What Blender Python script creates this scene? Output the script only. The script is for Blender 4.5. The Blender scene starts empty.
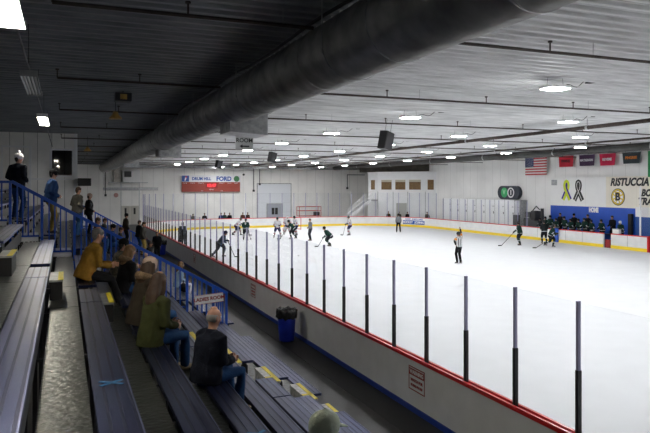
import bpy, bmesh, math, random
from mathutils import Vector, Matrix
random.seed(7)
C = bpy.context.scene.collection
S = bpy.context.scene
PI = math.pi

# ------------------------------------------------------------------ camera, world, exposure
EYE = 4.4
YAW = math.radians(22.2)
cam = bpy.data.cameras.new('camera'); camo = bpy.data.objects.new('camera', cam); C.objects.link(camo)
camo.location = (0, 0, EYE); camo.rotation_euler = (PI/2, 0, -YAW)
cam.sensor_width = 36; cam.lens = 36*638/650
cam.shift_y = -29.5/650
cam.clip_start = .05; cam.clip_end = 300
S.camera = camo
w = bpy.data.worlds.new('world'); S.world = w; w.use_nodes = True
w.node_tree.nodes['Background'].inputs[0].default_value = (.5, .55, .6, 1)
w.node_tree.nodes['Background'].inputs[1].default_value = .02
S.view_settings.view_transform = 'Standard'; S.view_settings.look = 'None'
S.view_settings.gamma = 1; S.view_settings.use_curve_mapping = False
S.view_settings.exposure = 1.52
S.cycles.transparent_max_bounces = 24
LAMP = 80.0      # strength of the panel lights over the ice
TUBE = 26.0       # strength of the strip lights over the stands

SN, CS = math.sin(YAW), math.cos(YAW)
def atX(px, X):
    r = (px-325)/638; return X*(CS-r*SN)/(SN+r*CS)
def atY(px, Y):
    r = (px-325)/638; return Y*(SN+r*CS)/(CS-r*SN)

# ------------------------------------------------------------------ materials
MATS = {}
def mat(name, col, rough=.6, metal=0, noise=None, bump=None, emit=0, spec=.5, seams=None, coat=0):
    if name in MATS: return MATS[name]
    m = bpy.data.materials.new(name); m.use_nodes = True; nt = m.node_tree; b = nt.nodes['Principled BSDF']
    b.inputs['Base Color'].default_value = (*col, 1); b.inputs['Roughness'].default_value = rough
    b.inputs['Metallic'].default_value = metal; b.inputs['Specular IOR Level'].default_value = spec
    b.inputs['Coat Weight'].default_value = coat
    tc = nt.nodes.new('ShaderNodeTexCoord'); src = tc.outputs['Object']
    colout = None
    if noise:
        sc, amt = noise[0], noise[1]
        mp = nt.nodes.new('ShaderNodeMapping'); nt.links.new(src, mp.inputs[0])
        if len(noise) > 2: mp.inputs['Scale'].default_value = noise[2]
        n = nt.nodes.new('ShaderNodeTexNoise'); n.inputs['Scale'].default_value = sc; n.inputs['Detail'].default_value = 5
        nt.links.new(mp.outputs[0], n.inputs['Vector'])
        r = nt.nodes.new('ShaderNodeValToRGB'); r.color_ramp.elements[0].position = .3; r.color_ramp.elements[1].position = .7
        d = tuple(max(0, c*(1-amt)) for c in col); l = tuple(min(1, c*(1+amt*.6)) for c in col)
        r.color_ramp.elements[0].color = (*d, 1); r.color_ramp.elements[1].color = (*l, 1)
        nt.links.new(n.outputs['Fac'], r.inputs[0]); colout = r.outputs[0]
    if seams:      # (axis, spacing, width, darkness): joints between wall sheets
        ax, sp, wd, dk = seams
        sx = nt.nodes.new('ShaderNodeSeparateXYZ'); nt.links.new(src, sx.inputs[0])
        a = nt.nodes.new('ShaderNodeMath'); a.operation = 'PINGPONG'; a.inputs[1].default_value = sp/2
        nt.links.new(sx.outputs[ax], a.inputs[0])
        c = nt.nodes.new('ShaderNodeMath'); c.operation = 'LESS_THAN'; c.inputs[1].default_value = wd
        nt.links.new(a.outputs[0], c.inputs[0])
        mx = nt.nodes.new('ShaderNodeMix'); mx.data_type = 'RGBA'
        nt.links.new(c.outputs[0], mx.inputs[0])
        if colout: nt.links.new(colout, mx.inputs[6])
        else: mx.inputs[6].default_value = (*col, 1)
        mx.inputs[7].default_value = (*[q*dk for q in col], 1)
        colout = mx.outputs[2]
    if colout: nt.links.new(colout, b.inputs['Base Color'])
    if bump:
        mp = nt.nodes.new('ShaderNodeMapping'); nt.links.new(src, mp.inputs[0])
        if len(bump) > 2: mp.inputs['Scale'].default_value = bump[2]
        n = nt.nodes.new('ShaderNodeTexNoise'); n.inputs['Scale'].default_value = bump[0]; n.inputs['Detail'].default_value = 4
        nt.links.new(mp.outputs[0], n.inputs['Vector'])
        bp = nt.nodes.new('ShaderNodeBump'); bp.inputs['Strength'].default_value = bump[1]; bp.inputs['Distance'].default_value = .02
        nt.links.new(n.outputs['Fac'], bp.inputs['Height']); nt.links.new(bp.outputs[0], b.inputs['Normal'])
    if emit:
        b.inputs['Emission Color'].default_value = (*col, 1); b.inputs['Emission Strength'].default_value = emit
    MATS[name] = m; return m
def glass(name, tint, ior=1.45):
    m = bpy.data.materials.new(name); m.use_nodes = True; nt = m.node_tree
    nt.nodes.remove(nt.nodes['Principled BSDF']); out = nt.nodes['Material Output']
    t = nt.nodes.new('ShaderNodeBsdfTransparent'); t.inputs[0].default_value = (*tint, 1)
    g = nt.nodes.new('ShaderNodeBsdfGlossy'); g.inputs['Roughness'].default_value = .03
    f = nt.nodes.new('ShaderNodeFresnel'); f.inputs[0].default_value = ior
    gm = nt.nodes.new('ShaderNodeNewGeometry'); k = nt.nodes.new('ShaderNodeMath'); k.operation = 'SUBTRACT'; k.inputs[0].default_value = 1   # reflect on the outer side only
    nt.links.new(gm.outputs['Backfacing'], k.inputs[1]); kk = nt.nodes.new('ShaderNodeMath'); kk.operation = 'MULTIPLY'
    nt.links.new(k.outputs[0], kk.inputs[0]); nt.links.new(f.outputs[0], kk.inputs[1])
    x = nt.nodes.new('ShaderNodeMixShader'); nt.links.new(kk.outputs[0], x.inputs[0])
    nt.links.new(t.outputs[0], x.inputs[1]); nt.links.new(g.outputs[0], x.inputs[2]); nt.links.new(x.outputs[0], out.inputs[0])
    return m

# ------------------------------------------------------------------ mesh helpers
def obj(name, bm, m=None, parent=None, smooth=False):
    me = bpy.data.meshes.new(name)
    bmesh.ops.recalc_face_normals(bm, faces=bm.faces)
    bm.to_mesh(me); bm.free()
    for q in (m if isinstance(m, (list, tuple)) else [m]):
        if q: me.materials.append(q)
    if smooth:
        for p in me.polygons: p.use_smooth = True
    o = bpy.data.objects.new(name, me); C.objects.link(o)
    if parent: o.parent = parent
    return o
def tag(o, label=None, cat=None, group=None, kind=None):
    if label: o['label'] = label
    if cat: o['category'] = cat
    if group: o['group'] = group
    if kind: o['kind'] = kind
    return o
def thing(name, label, cat, loc=(0, 0, 0), rotz=0, group=None):
    o = bpy.data.objects.new(name, None); C.objects.link(o); o.empty_display_size = .1
    o.location = loc; o.rotation_euler = (0, 0, rotz)
    return tag(o, label, cat, group)
def struct(name, bm, m, smooth=False):
    return tag(obj(name, bm, m, None, smooth), kind='structure')
def dup(o, parent=None):
    c = o.copy(); C.objects.link(c); c.parent = parent
    for ch in list(o.children): dup(ch, c)
    return c
def box(bm, x0, y0, z0, x1, y1, z1, mi=0, bev=0):
    m = Matrix.Translation(((x0+x1)/2, (y0+y1)/2, (z0+z1)/2)) @ Matrix.Diagonal((abs(x1-x0), abs(y1-y0), abs(z1-z0), 1))
    r = bmesh.ops.create_cube(bm, size=1, matrix=m)
    fs = {f for v in r['verts'] for f in v.link_faces}
    for f in fs: f.material_index = mi
    if bev:
        es = list({e for v in r['verts'] for e in v.link_edges})
        bmesh.ops.bevel(bm, geom=es, offset=bev, segments=2, affect='EDGES', profile=.5)
    return bm
def B(*a, **k): return box(bmesh.new(), *a, **k)
def tube(bm, p0, p1, r0, r1=None, n=10, mi=0):
    p0, p1 = Vector(p0), Vector(p1); r1 = r0 if r1 is None else r1
    d = p1-p0; q = d.to_track_quat('Z', 'Y').to_matrix().to_4x4()
    r = bmesh.ops.create_cone(bm, cap_ends=True, segments=n, radius1=r0, radius2=r1, depth=d.length,
                              matrix=Matrix.Translation((p0+p1)/2) @ q)
    for f in {f for v in r['verts'] for f in v.link_faces}: f.material_index = mi
    return bm
def bar(bm, p0, p1, w, h):   # rectangular bar, h along world z as far as possible
    p0, p1 = Vector(p0), Vector(p1); d = (p1-p0); L = d.length; d.normalize()
    up = Vector((0, 0, 1)) if abs(d.z) < .95 else Vector((0, 1, 0))
    s = d.cross(up).normalized(); u = s.cross(d).normalized()
    m = Matrix((( *d*L, ), (*s*w,), (*u*h,))).transposed().to_4x4(); m.translation = (p0+p1)/2
    bmesh.ops.create_cube(bm, size=1, matrix=m); return bm
def prism(bm, poly, axis, a, b, mi=0):   # polygon extruded along axis 0/1/2
    def P(u, v, t): return (t, u, v) if axis == 0 else ((u, t, v) if axis == 1 else (u, v, t))
    A = [bm.verts.new(P(u, v, a)) for u, v in poly]; Bv = [bm.verts.new(P(u, v, b)) for u, v in poly]
    n = len(poly); fs = [bm.faces.new(A), bm.faces.new(Bv[::-1])]
    for i in range(n): fs.append(bm.faces.new((A[i], Bv[i], Bv[(i+1) % n], A[(i+1) % n])))
    for f in fs: f.material_index = mi
    return bm
def lathe(bm, prof, n=24, c=(0, 0), mi=0):
    rings = []
    for r, z in prof:
        rings.append([bm.verts.new((c[0]+r*math.cos(2*PI*k/n), c[1]+r*math.sin(2*PI*k/n), z)) for k in range(n)])
    for a, b in zip(rings, rings[1:]):
        for k in range(n):
            f = bm.faces.new((a[k], a[(k+1) % n], b[(k+1) % n], b[k])); f.material_index = mi
    return bm
def sweep(bm, path, prof, mi=0):          # prof: closed polygon of (outward offset, z)
    n = len(path); rings = []
    for i, p in enumerate(path):
        a = Vector(path[max(i-1, 0)]); b = Vector(path[min(i+1, n-1)])
        d = (b-a).normalized(); nn = Vector((-d.y, d.x))
        rings.append([bm.verts.new((p[0]+nn.x*o, p[1]+nn.y*o, z)) for o, z in prof])
    m = len(prof)
    for A, Bv in zip(rings, rings[1:]):
        for k in range(m): bm.faces.new((A[k], Bv[k], Bv[(k+1) % m], A[(k+1) % m])).material_index = mi
    bm.faces.new(rings[0]).material_index = mi; bm.faces.new(rings[-1][::-1]).material_index = mi
    return bm
def rect(o0, z0, o1, z1): return [(o0, z0), (o1, z0), (o1, z1), (o0, z1)]
def loft(bm, pts, rad, side=(0, 1, 0), n=12, caps=True):
    pts = [Vector(p) for p in pts]; rad = [(r, r) if not isinstance(r, tuple) else r for r in rad]
    side = Vector(side); P, R, T = [], [], []
    N = len(pts)
    for i in range(N):
        t = (pts[min(i+1, N-1)]-pts[max(i-1, 0)]).normalized()
        P.append(pts[i]); R.append(rad[i]); T.append(t)
    if caps:
        r0, r1 = min(R[0]), min(R[-1]); p0, t0, q0 = P[0], T[0], R[0]; p1, t1, q1 = P[-1], T[-1], R[-1]
        for k, s in ((.5, .87), (.85, .5)):
            P.insert(0, p0-t0*r0*k); R.insert(0, (q0[0]*s, q0[1]*s)); T.insert(0, t0)
            P.append(p1+t1*r1*k); R.append((q1[0]*s, q1[1]*s)); T.append(t1)
    rings = []
    for p, r, t in zip(P, R, T):
        u = side-t*side.dot(t)
        if u.length < 1e-3: u = Vector((1, 0, 0))-t*t.x
        u.normalize(); v = t.cross(u)
        rings.append([bm.verts.new(p+u*r[0]*math.cos(2*PI*k/n)+v*r[1]*math.sin(2*PI*k/n)) for k in range(n)])
    for A, Bv in zip(rings, rings[1:]):
        for k in range(n): bm.faces.new((A[k], A[(k+1) % n], Bv[(k+1) % n], Bv[k]))
    bm.faces.new(rings[0][::-1]); bm.faces.new(rings[-1])
    return bm
def ball(bm, c, r, seg=12):
    r = r if isinstance(r, tuple) else (r, r, r)
    bmesh.ops.create_uvsphere(bm, u_segments=seg, v_segments=max(6, seg*2//3), radius=1,
                              matrix=Matrix.Translation(c) @ Matrix.Diagonal((*r, 1)))
    return bm
def text(name, s, size, loc, rot, m, parent=None, sx=1, bold=.0, depth=.004, shear=0, align='CENTER'):
    cu = bpy.data.curves.new(name, 'FONT'); cu.body = s; cu.size = size; cu.align_x = align; cu.align_y = 'CENTER'
    cu.extrude = depth; cu.offset = bold; cu.shear = shear; cu.resolution_u = 3
    t = bpy.data.objects.new(name, cu); C.objects.link(t)
    dg = bpy.context.evaluated_depsgraph_get(); me = bpy.data.meshes.new_from_object(t.evaluated_get(dg))
    bpy.data.objects.remove(t); me.materials.clear(); me.materials.append(m)
    o = bpy.data.objects.new(name, me); C.objects.link(o); o.location = loc; o.rotation_euler = rot; o.scale = (sx, 1, 1)
    if parent: o.parent = parent
    return o
FACE_Y = (PI/2, 0, 0)             # lettering read by someone looking along +Y
FACE_X = (PI/2, 0, -PI/2)         # lettering read by someone looking along +X

# ------------------------------------------------------------------ palette
M_ice = mat('ice', (.69, .705, .725), .5, noise=(1.3, .03), bump=(9, .02), spec=.16)
M_rub = mat('rubber_floor', (.034, .033, .033), .5, noise=(2.2, .35), bump=(40, .15))
M_blackrub_shade = mat('black_rubber_and_shade', (.012, .012, .013), .6)  # platform rubber, also the painted shade strip along the near boards
M_wall = mat('wall_panel_cream', (.95, .94, .91), .5, noise=(.5, .09), seams=(0, 1.22, .014, .6))
M_walls = mat('wall_panel_side', (.92, .915, .90), .5, noise=(.5, .07), seams=(1, 1.22, .014, .72))
M_white = mat('white_paint', (.86, .87, .88), .4, noise=(1.5, .05))
M_white2 = mat('white_paint_bright', (.86, .86, .86), .4)
M_wall3 = mat('booth_panel', (.92, .91, .88), .5, noise=(2, .08), seams=(0, .61, .012, .45))
M_ceil = mat('ceiling_insulated', (.66, .665, .67), .55, noise=(3, .26, (.3, 2, 1)), bump=(30, .5), seams=(1, .33, .016, .62))
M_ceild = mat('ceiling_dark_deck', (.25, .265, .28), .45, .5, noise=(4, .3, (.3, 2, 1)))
M_duct = mat('duct_metal', (.44, .44, .43), .38, .4, noise=(2.5, .35), bump=(14, .12))
M_galv = mat('galvanised', (.42, .43, .44), .45, .6, noise=(7, .3))
M_pipe = mat('rusty_pipe', (.05, .035, .028), .6, noise=(6, .4))
M_pipeg = mat('grey_pipe', (.17, .17, .175), .5, .3, noise=(3, .3))
M_black = mat('black', (.012, .012, .013), .45)
M_dk = mat('dark_steel', (.03, .03, .033), .5)
M_board = mat('board_white', (.78, .79, .80), .35, noise=(2, .07), bump=(8, .05))
M_red = mat('red_rail', (.62, .02, .022), .3)
M_redd = mat('red_dark', (.30, .015, .015), .4)
M_blue = mat('blue_kick', (.015, .045, .30), .4)
M_yel = mat('yellow_kick', (.90, .66, .03), .4)
M_rail = mat('rail_blue', (.010, .085, .50), .35, noise=(5, .15))
M_plank = mat('plank_aluminium', (.040, .050, .125), .38, 1.0, noise=(3, .3, (1, .25, 1)), bump=(25, .06, (6, .4, 1)))
M_deck = mat('deck_metal', (.026, .029, .027), .28, .35, noise=(2.0, .35), bump=(11, .5, (1, 1.5, 1)))
M_groove = mat('plank_groove', (.018, .022, .055), .45, .9)
M_edge = mat('plank_edge', (.13, .145, .26), .4, .9)
M_yellow = mat('yellow_tape', (.80, .64, .03), .5, noise=(30, .25))
M_step = mat('step_plate', (.58, .58, .56), .5, noise=(12, .4))
M_tape = mat('blue_tape', (.015, .15, .36), .6)
M_alu = mat('post_aluminium', (.36, .35, .52), .45, .2)
M_glass = glass('glass_pane', (.982, .985, .988), 1.22)
M_win = glass('window_glass', (.72, .75, .77), 2.1)
M_wood = mat('brown_blind', (.20, .115, .04), .6, noise=(4, .3))
M_wallshade = mat('brown_wall_shade', (.085, .075, .062), .7, noise=(1.5, .4))  # brown that paints the shade on the wall above the corner booth
M_lamp = mat('lamp_diffuser', (1, 1, 1), .5, emit=LAMP)
M_tube = mat('tube_glow', (1, .95, .82), .5, emit=TUBE)
M_amber = mat('amber_lens', (.55, .33, .08), .4, noise=(6, .3))
M_skin = mat('skin', (.40, .21, .14), .5, spec=.35)
M_lip = mat('lips', (.36, .11, .09), .5)
M_eye = mat('eye_white', (.6, .6, .58), .3); M_iris = mat('iris', (.02, .012, .01), .2)
# ------------------------------------------------------------------ structure: floor, ice, ceiling, walls
ZC = 7.1; XW = 38.5; YF = 78
struct('floor', B(-6.2, -9, -.1, XW, YF, 0), M_rub)
bm = bmesh.new()
def arc(cx, cy, r, a0, a1, n=14): return [(cx+r*math.cos(a0+(a1-a0)*k/n), cy+r*math.sin(a0+(a1-a0)*k/n)) for k in range(n+1)]
YE = 66.0; RR = 8.5; XN = 6.36; XR = 36.06
cornerL = arc(XN+RR, YE-RR, RR, PI, PI/2); cornerR = arc(XR-RR, YE-RR, RR, PI/2, 0)
outline = [(XN, -8)]+cornerL+cornerR+[(XR, -8)]
prism(bm, outline, 2, .0, .04)
struct('floor_ice', bm, M_ice)
def ribs(x0, x1, m, name):
    bm = bmesh.new(); prof = []; y = -9
    while y < YF:
        prof += [(y, ZC), (y+.15, ZC), (y+.18, ZC-.055), (y+.27, ZC-.055), (y+.30, ZC)]; y += .33
    a = [bm.verts.new((x0, q[0], q[1])) for q in prof]; b = [bm.verts.new((x1, q[0], q[1])) for q in prof]
    top = [bm.verts.new((x, yy, ZC+.15)) for x in (x0, x1) for yy in (-9, prof[-1][0])]
    for i in range(len(prof)-1):
        if (Vector(prof[i])-Vector(prof[i+1])).length > 1e-6: bm.faces.new((a[i], a[i+1], b[i+1], b[i]))
    bm.faces.new((top[0], top[1], top[3], top[2]))
    return struct(name, bm, m)
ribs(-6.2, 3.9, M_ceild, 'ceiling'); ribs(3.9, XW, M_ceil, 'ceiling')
struct('wall_far', B(-6.2, YF, 0, XW+.2, YF+.2, ZC+.1), M_wall)
struct('wall_right', B(XW, -9, 0, XW+.2, YF, ZC+.1), M_walls)
struct('wall_left', B(-6.4, -9, 0, -6.2, YF, ZC+.1), M_walls)
struct('wall_back', B(-6.4, -9.2, 0, XW+.2, -9, ZC+.1), M_wall)
struct('floor_shade_strip', B(5.62, -9, 0, 6.30, YE-RR-1, .006), M_blackrub_shade)  # black strip paints the shade the boards cast on the walkway

# ------------------------------------------------------------------ rink boards and glass
def boards(name, label, path, yellow=True, blue=False):
    t = thing(name, label, 'rink boards', (path[0][0], path[0][1], 0))
    pr = [(x-path[0][0], y-path[0][1]) for x, y in path]
    def sw(n, prof, m): return obj(n, sweep(bmesh.new(), pr, prof), m, t)
    sw('board_panel', rect(-.05, 0, .05, 1.03), M_board)
    sw('cap_rail', rect(-.08, 1.03, -.035, 1.09), M_red); sw('cap_rail', rect(.04, 1.02, .08, 1.09), M_red)
    if yellow: sw('kick_plate', rect(-.075, .04, -.05, .27), M_yel)
    if blue: sw('kick_plate', rect(.05, 0, .07, .12), M_blue)
    return t
def glazing(t, pts, ztop, pad=True, first=True):
    ox, oy = t.location.x, t.location.y
    for i, (x, y) in enumerate(pts):
        if i == 0 and not first: continue
        a = pts[max(i-1, 0)]; b = pts[min(i+1, len(pts)-1)]
        ang = math.atan2(b[1]-a[1], b[0]-a[0])
        p = bmesh.new(); box(p, -.019, -.025, 1.03, .019, .025, ztop); p.transform(Matrix.Rotation(ang, 4, 'Z'))
        po = obj('post', p, M_alu, t); po.location = (x-ox, y-oy, 0)
        if pad:
            q = bmesh.new(); box(q, -.026, -.04, 1.04, .026, .035, 1.95, bev=.008); q.transform(Matrix.Rotation(ang, 4, 'Z'))
            obj('post_sleeve', q, M_black, po)
    for a, b in zip(pts, pts[1:]):
        va = Vector(a); vb = Vector(b); d = (vb-va).normalized(); va += d*.035; vb -= d*.035
        g = sweep(bmesh.new(), [va-Vector((ox, oy)), vb-Vector((ox, oy))], rect(-.006, 1.05, .006, ztop-.02))
        obj('glass_pane', g, M_glass, t)
t = boards('rink_boards', 'long white rink boards with red cap and glass beside the walkway', [(XN, -8), (XN, YE-RR)], True, True)
ys = [6.62+1.29*k for k in range(-5, 40)]; ys = [y for y in ys if y < YE-RR]
glazing(t, [(XN, y) for y in ys], 2.875)
t = boards('rink_boards', 'curved white end boards with red cap and tall glass below the scoreboard', cornerL+cornerR, True)
allp = cornerL+cornerR; seg = []   # resample
L = [0]
for a, b in zip(allp, allp[1:]): L.append(L[-1]+(Vector(b)-Vector(a)).length)
def along(s):
    for i in range(len(L)-1):
        if L[i+1] >= s:
            k = (s-L[i])/(L[i+1]-L[i]); return tuple(Vector(allp[i]).lerp(Vector(allp[i+1]), k))
    return allp[-1]
nseg = 29
glazing(t, [along(L[-1]*k/nseg) for k in range(nseg+1)], 3.75, pad=False)
yg0, yg1 = atX(604, XR), atX(611.5, XR); yend = atX(648, XR)
t = boards('rink_boards', 'straight white rink boards in front of lockers and players bench', [(XR, YE-RR), (XR, yg0)])
ysr = []; y = YE-RR
while y > atX(527, XR): ysr.append(y); y -= 1.3
ysr.append(atX(527, XR)); glazing(t, [(XR, y) for y in ysr], 3.2, pad=False, first=False)
for px in (538, 566, 583):
    y = atX(px, XR); obj('panel_joint', B(-.06-.0, y-t.location.y-.012, .27, -.045, y-t.location.y+.012, 1.03), M_galv, t)
t = boards('rink_boards', 'short white rink boards right of the open bench gate', [(XR, yg1), (XR, yend)])
obj('panel_joint', B(-.06, atX(628, XR)-yg1-.012, .27, -.045, atX(628, XR)-yg1+.012, 1.03), M_galv, t)
for y in (yend-.06-yg1,): obj('end_post', B(-.1, y-.06, .0, .1, y+.06, 1.12), M_red, t)
t = boards('rink_boards', 'white rink boards beyond the red end post of bench', [(XR, yend-.9), (XR, -8)])
glazing(t, [(XR, yend-.9-1.3*k) for k in range(6)], 4.2, pad=False)
yp = atX(638.7, XR)
tp = thing('glass_post', 'tall white post holding a glass shield above bench boards', 'post', (XR+.15, yp, 0))
obj('post', B(-.04, -.04, 0, .04, .04, 4.4), M_white2, tp); obj('glass_pane', B(-.006, -1.4, 1.1, .006, -.04, 4.3), M_glass, tp)
tag(obj('bench_gate', B(XR-.02, yg1+.12, .05, XR+.2, yg0-.0-.12, .62, bev=.02), M_redd), 'dark red gate sill in the opening of the bench boards', 'gate')
g = tag(obj('padded_gate_post', B(XR-.20, atX(558.8, XR-.1), .06, XR-.11, atX(555.3, XR-.1), 1.14, bev=.03), M_rail), 'blue padded gate edge on the rink boards by the bench', 'gate post')

# warning signs on near boards
def warning(y, lab, w=.60):
    t = thing('warning_sign', lab, 'sign', (XN-.052, y, .43))
    obj('sign_plate', B(-.008, -w/2, 0, 0, w/2, .46), M_board, t)
    obj('sign_band', B(-.011, -w/2, .29, -.008, w/2, .42), M_redd, t)
    bmf = bmesh.new()
    for q in (B,):
        box(bmf, -.012, -w/2, 0, -.008, -w/2+.02, .46); box(bmf, -.012, w/2-.02, 0, -.008, w/2, .46)
        box(bmf, -.012, -w/2, 0, -.008, w/2, .02); box(bmf, -.012, -w/2, .44, -.008, w/2, .46)
    obj('sign_border', bmf, M_redd, t)
    text('lettering', 'WARNING', .105, (-.012, 0, .355), FACE_X, M_white2, t, bold=.003)
    text('lettering', 'WATCH FOR', .075, (-.012, 0, .2), FACE_X, M_redd, t, bold=.002)
    text('lettering', 'FLYING PUCKS', .065, (-.012, 0, .10), FACE_X, M_redd, t, bold=.002)
warning(10.75, 'red and white warning sign on the boards nearest the camera')
warning(22.3, 'red and white warning sign on boards behind the blue trash barrel')
warning(33.5, 'small far warning sign on the boards towards the scoreboard end')

# ------------------------------------------------------------------ bleachers
NR = 12
RX = [4.55, 3.88, 3.20, 2.52, 1.86, 1.19, .49, -.23, -.91, -1.59, -2.27, -2.95]   # front edge of seat i (0 = lowest)
RZ = [.45+.386*i for i in range(NR)]
SW = .28
def plank(y0, y1, i, parent, name='seat_plank'):
    x1, z = RX[i], RZ[i]; x0 = x1-SW; bm = bmesh.new()
    prof = [(x0, z-.045), (x0, z)]
    n = 3; g = SW/n
    for k in range(n):
        a = x0+k*g
        prof += [(a+.002, z), (a+g-.024, z), (a+g-.023, z-.0022), (a+g-.001, z-.0022)]
    prof += [(x1, z), (x1, z-.045)]
    prism(bm, prof, 1, y0, y1)
    for f in bm.faces:
        c_ = f.calc_center_median()
        if abs(c_.z-(z-.0022)) < 1e-4: f.material_index = 1
    o = obj(name, bm, [M_plank, M_groove], parent)
    e = obj('front_lip', B(x1, y0, z-.05, x1+.012, y1, z-.002), M_edge, o)
    return o
def bleacher(lab, y0, y1, rows, ends=None, name='bleacher'):
    t = thing(name, lab, 'bleacher', (0, 0, 0))
    for i in rows:
        b = ends(i) if ends else (y0, y1)
        plank(b[0], b[1], i, t)
        zd = RZ[i]-.43
        if i > 0: obj('foot_deck', B(RX[i]+.04, y0, zd-.04, RX[i-1]-SW-.03, y1, zd), M_deck, t)
        if i > 0: obj('riser', B(RX[i]-.03, y0+.02, RZ[i]-.40, RX[i]-.02, y1-.02, RZ[i]-.16), M_dk, t)
    n = max(2, int((y1-y0)/2.4)+1)
    for k in range(n):
        y = y0+.15+(y1-y0-.3)*k/(n-1); bm = bmesh.new()
        for i in rows:
            box(bm, RX[i]-.17, y-.03, 0.001, RX[i]-.11, y+.03, RZ[i]-.045)
            if i > 0: box(bm, RX[i]-.14, y-.03, RZ[i]-.50, RX[i-1]-.14, y+.03, RZ[i]-.47)
        obj('support_frame', bm, M_dk, t)
    return t
bleacher('bleacher block in front with blue-grey aluminium plank rows and tape crosses', -3, 9.6, range(0, NR), lambda i: (-3, 10.30) if i == 0 else ((-3, 9.2) if i < 3 else (-3, 9.65)))
bleacher('bleacher block between the stepped aisle and the near blue railing', 11.6, 16.45, range(0, NR), lambda i: (11.35, 16.45))
t = bleacher('bleacher block beyond the near blue railing with standing spectators', 18.2, 33.9, range(0, NR))
bleacher('lower bleacher block in front of the white press room wall', 34.1, 37.8, range(0, 5))
AY0, AY1 = 9.62, 11.58
ta = thing('aisle_walkway', 'stepped metal aisle crossing between the two nearest bleacher blocks', 'aisle', (0, 0, 0))
for i in range(1, NR):
    zd = RZ[i]-.43
    obj('foot_deck', B(RX[i]+.012, AY0, zd-.04, RX[i-1]-SW-.03, AY1-.0, zd), M_deck, ta)
    plank(9.23 if i < 3 else 9.68, 10.2 if i < 3 else 10.9, i, ta, 'short_plank')
ordn = ['lowest', 'second', 'third', 'fourth', 'fifth', 'sixth', 'seventh', 'eighth', 'ninth', 'tenth', 'eleventh']
for i in range(0, 10):
    y0, y1 = (10.25, 11.2) if i > 3 else (10.35, 11.3)
    if i == 0: xa, xb, zt = 4.25, 4.68, .25
    else:
        xa, xb, zt = RX[i]+.016, RX[i]+.21, RZ[i]-.13
    zb = 0 if i == 0 else RZ[i]-.43
    ts = thing('aisle_step', 'white aisle step with yellow edge beside the %s plank row from floor' % ordn[i], 'step', (xa, y0, zb), 0, 'yellow edged steps in the stepped aisle')
    d = xb-xa
    obj('step_plate', B(0, 0, zt-zb-.03, d, y1-y0, zt-zb), M_step if i < 4 else M_galv, ts)
    obj('riser', B(.01, .02, 0, d-.01, y1-y0-.02, zt-zb-.03), M_black if i > 3 else M_step, ts)
    obj('yellow_nosing', B(d-.07, 0, zt-zb, d+.004, y1-y0, zt-zb+.006), M_yellow, ts)
    if i in (1, 2, 3): obj('yellow_nosing', B(0.0, .25, zt-zb, d, .32, zt-zb+.006), M_yellow, ts)
def cross(x, y, z, lab, a=.0):
    bm = bmesh.new()
    for s in (1, -1):
        b2 = bmesh.new(); box(b2, -.11, -.018, 0, .11, .018, .003); b2.transform(Matrix.Rotation(a+s*.62, 4, 'Z'))
        me = bpy.data.meshes.new('x'); b2.to_mesh(me); bm.from_mesh(me); b2.free()
    o = tag(obj('tape_cross', bm, M_tape), lab, 'tape mark'); o.location = (x, y, z+.001)
cross(RX[6]-.13, 5.6, RZ[6], 'blue tape cross on the long plank right of the shiny walkway')
cross(RX[4]-.12, 6.0, RZ[4], 'blue tape cross on the plank where the balding man sits')
cross(RX[2]-.10, 7.9, RZ[2], 'blue tape cross on a plank above the pale cap', .2)

# ------------------------------------------------------------------ railings
def zr(x): return 4.54 if x < -1.15 else 4.54-.571*(x+1.15)
def railing(name, lab, Y, xs0, x1, rows):
    t = thing(name, lab, 'railing', (0, Y, 0))
    bm = bmesh.new()
    if xs0 < -1.15:
        bar(bm, (xs0, 0, 4.52), (-1.13, 0, 4.52), .05, .06); bar(bm, (-1.15, 0, 4.53), (x1, 0, zr(x1)-.02), .05, .075)
    else: bar(bm, (xs0, 0, zr(xs0)), (x1, 0, zr(x1)), .05, .075)
    obj('top_rail', bm, M_rail, t)
    for i in rows:
        zd = (RZ[i]-.43) if i > 0 else 0.0
        xa = RX[i]-.30; xb = RX[i-1]-.33 if i > 0 else x1
        xa = max(xa, xs0); xb = min(xb, x1-.06)
        if i == 0: continue
        zb = zd+.13
        obj('bottom_rail', B(xa, -.02, zb-.02, xb, .02, zb+.02), M_rail, t)
        if i > 4: obj('toe_board', B(xa+.02, .026, zd+.0, xb-.02, .04, zd+.21), M_white2, t)
        obj('railing_post', B(xa, -.03, max(zd-.3, 0), xa+.06, .03, zr(xa+.03)-.01), M_rail, t)
        n = 4
        for k in range(1, n+1):
            x = xa+.06+(xb-xa-.06)*k/(n+1)
            obj('baluster', B(x-.016, -.016, zb, x+.016, .016, zr(x)-.02), M_rail, t)
    obj('railing_post', B(x1-.05, -.03, 0.02, x1+.01, .03, zr(x1)-.01), M_rail, t)
    return t
railing('blue_railing', 'blue steel railing sloping down the stands with ladies room sign', 16.62, -3.0, 3.98, range(0, 11))
railing('blue_railing', 'farther blue steel railing behind the seated spectators', 38.0, .62, 3.98, range(0, 6))
ts = thing('washroom_sign', 'white ladies room sign with red letters on the blue railing', 'sign', (3.49, 16.54, 1.49), 0)
ts.rotation_euler = (0, -.07, 0)
obj('sign_plate', B(-.37, -.01, -.12, .37, .01, .12), M_white2, ts)
text('lettering', 'LADIES ROOM', .125, (0, -.013, 0), FACE_Y, M_redd, ts, bold=.004)
bmf = bmesh.new(); box(bmf, -.37, -.012, .11, .37, -.01, .12); box(bmf, -.37, -.012, -.12, .37, -.01, -.11); obj('sign_border', bmf, M_redd, ts)

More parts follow.
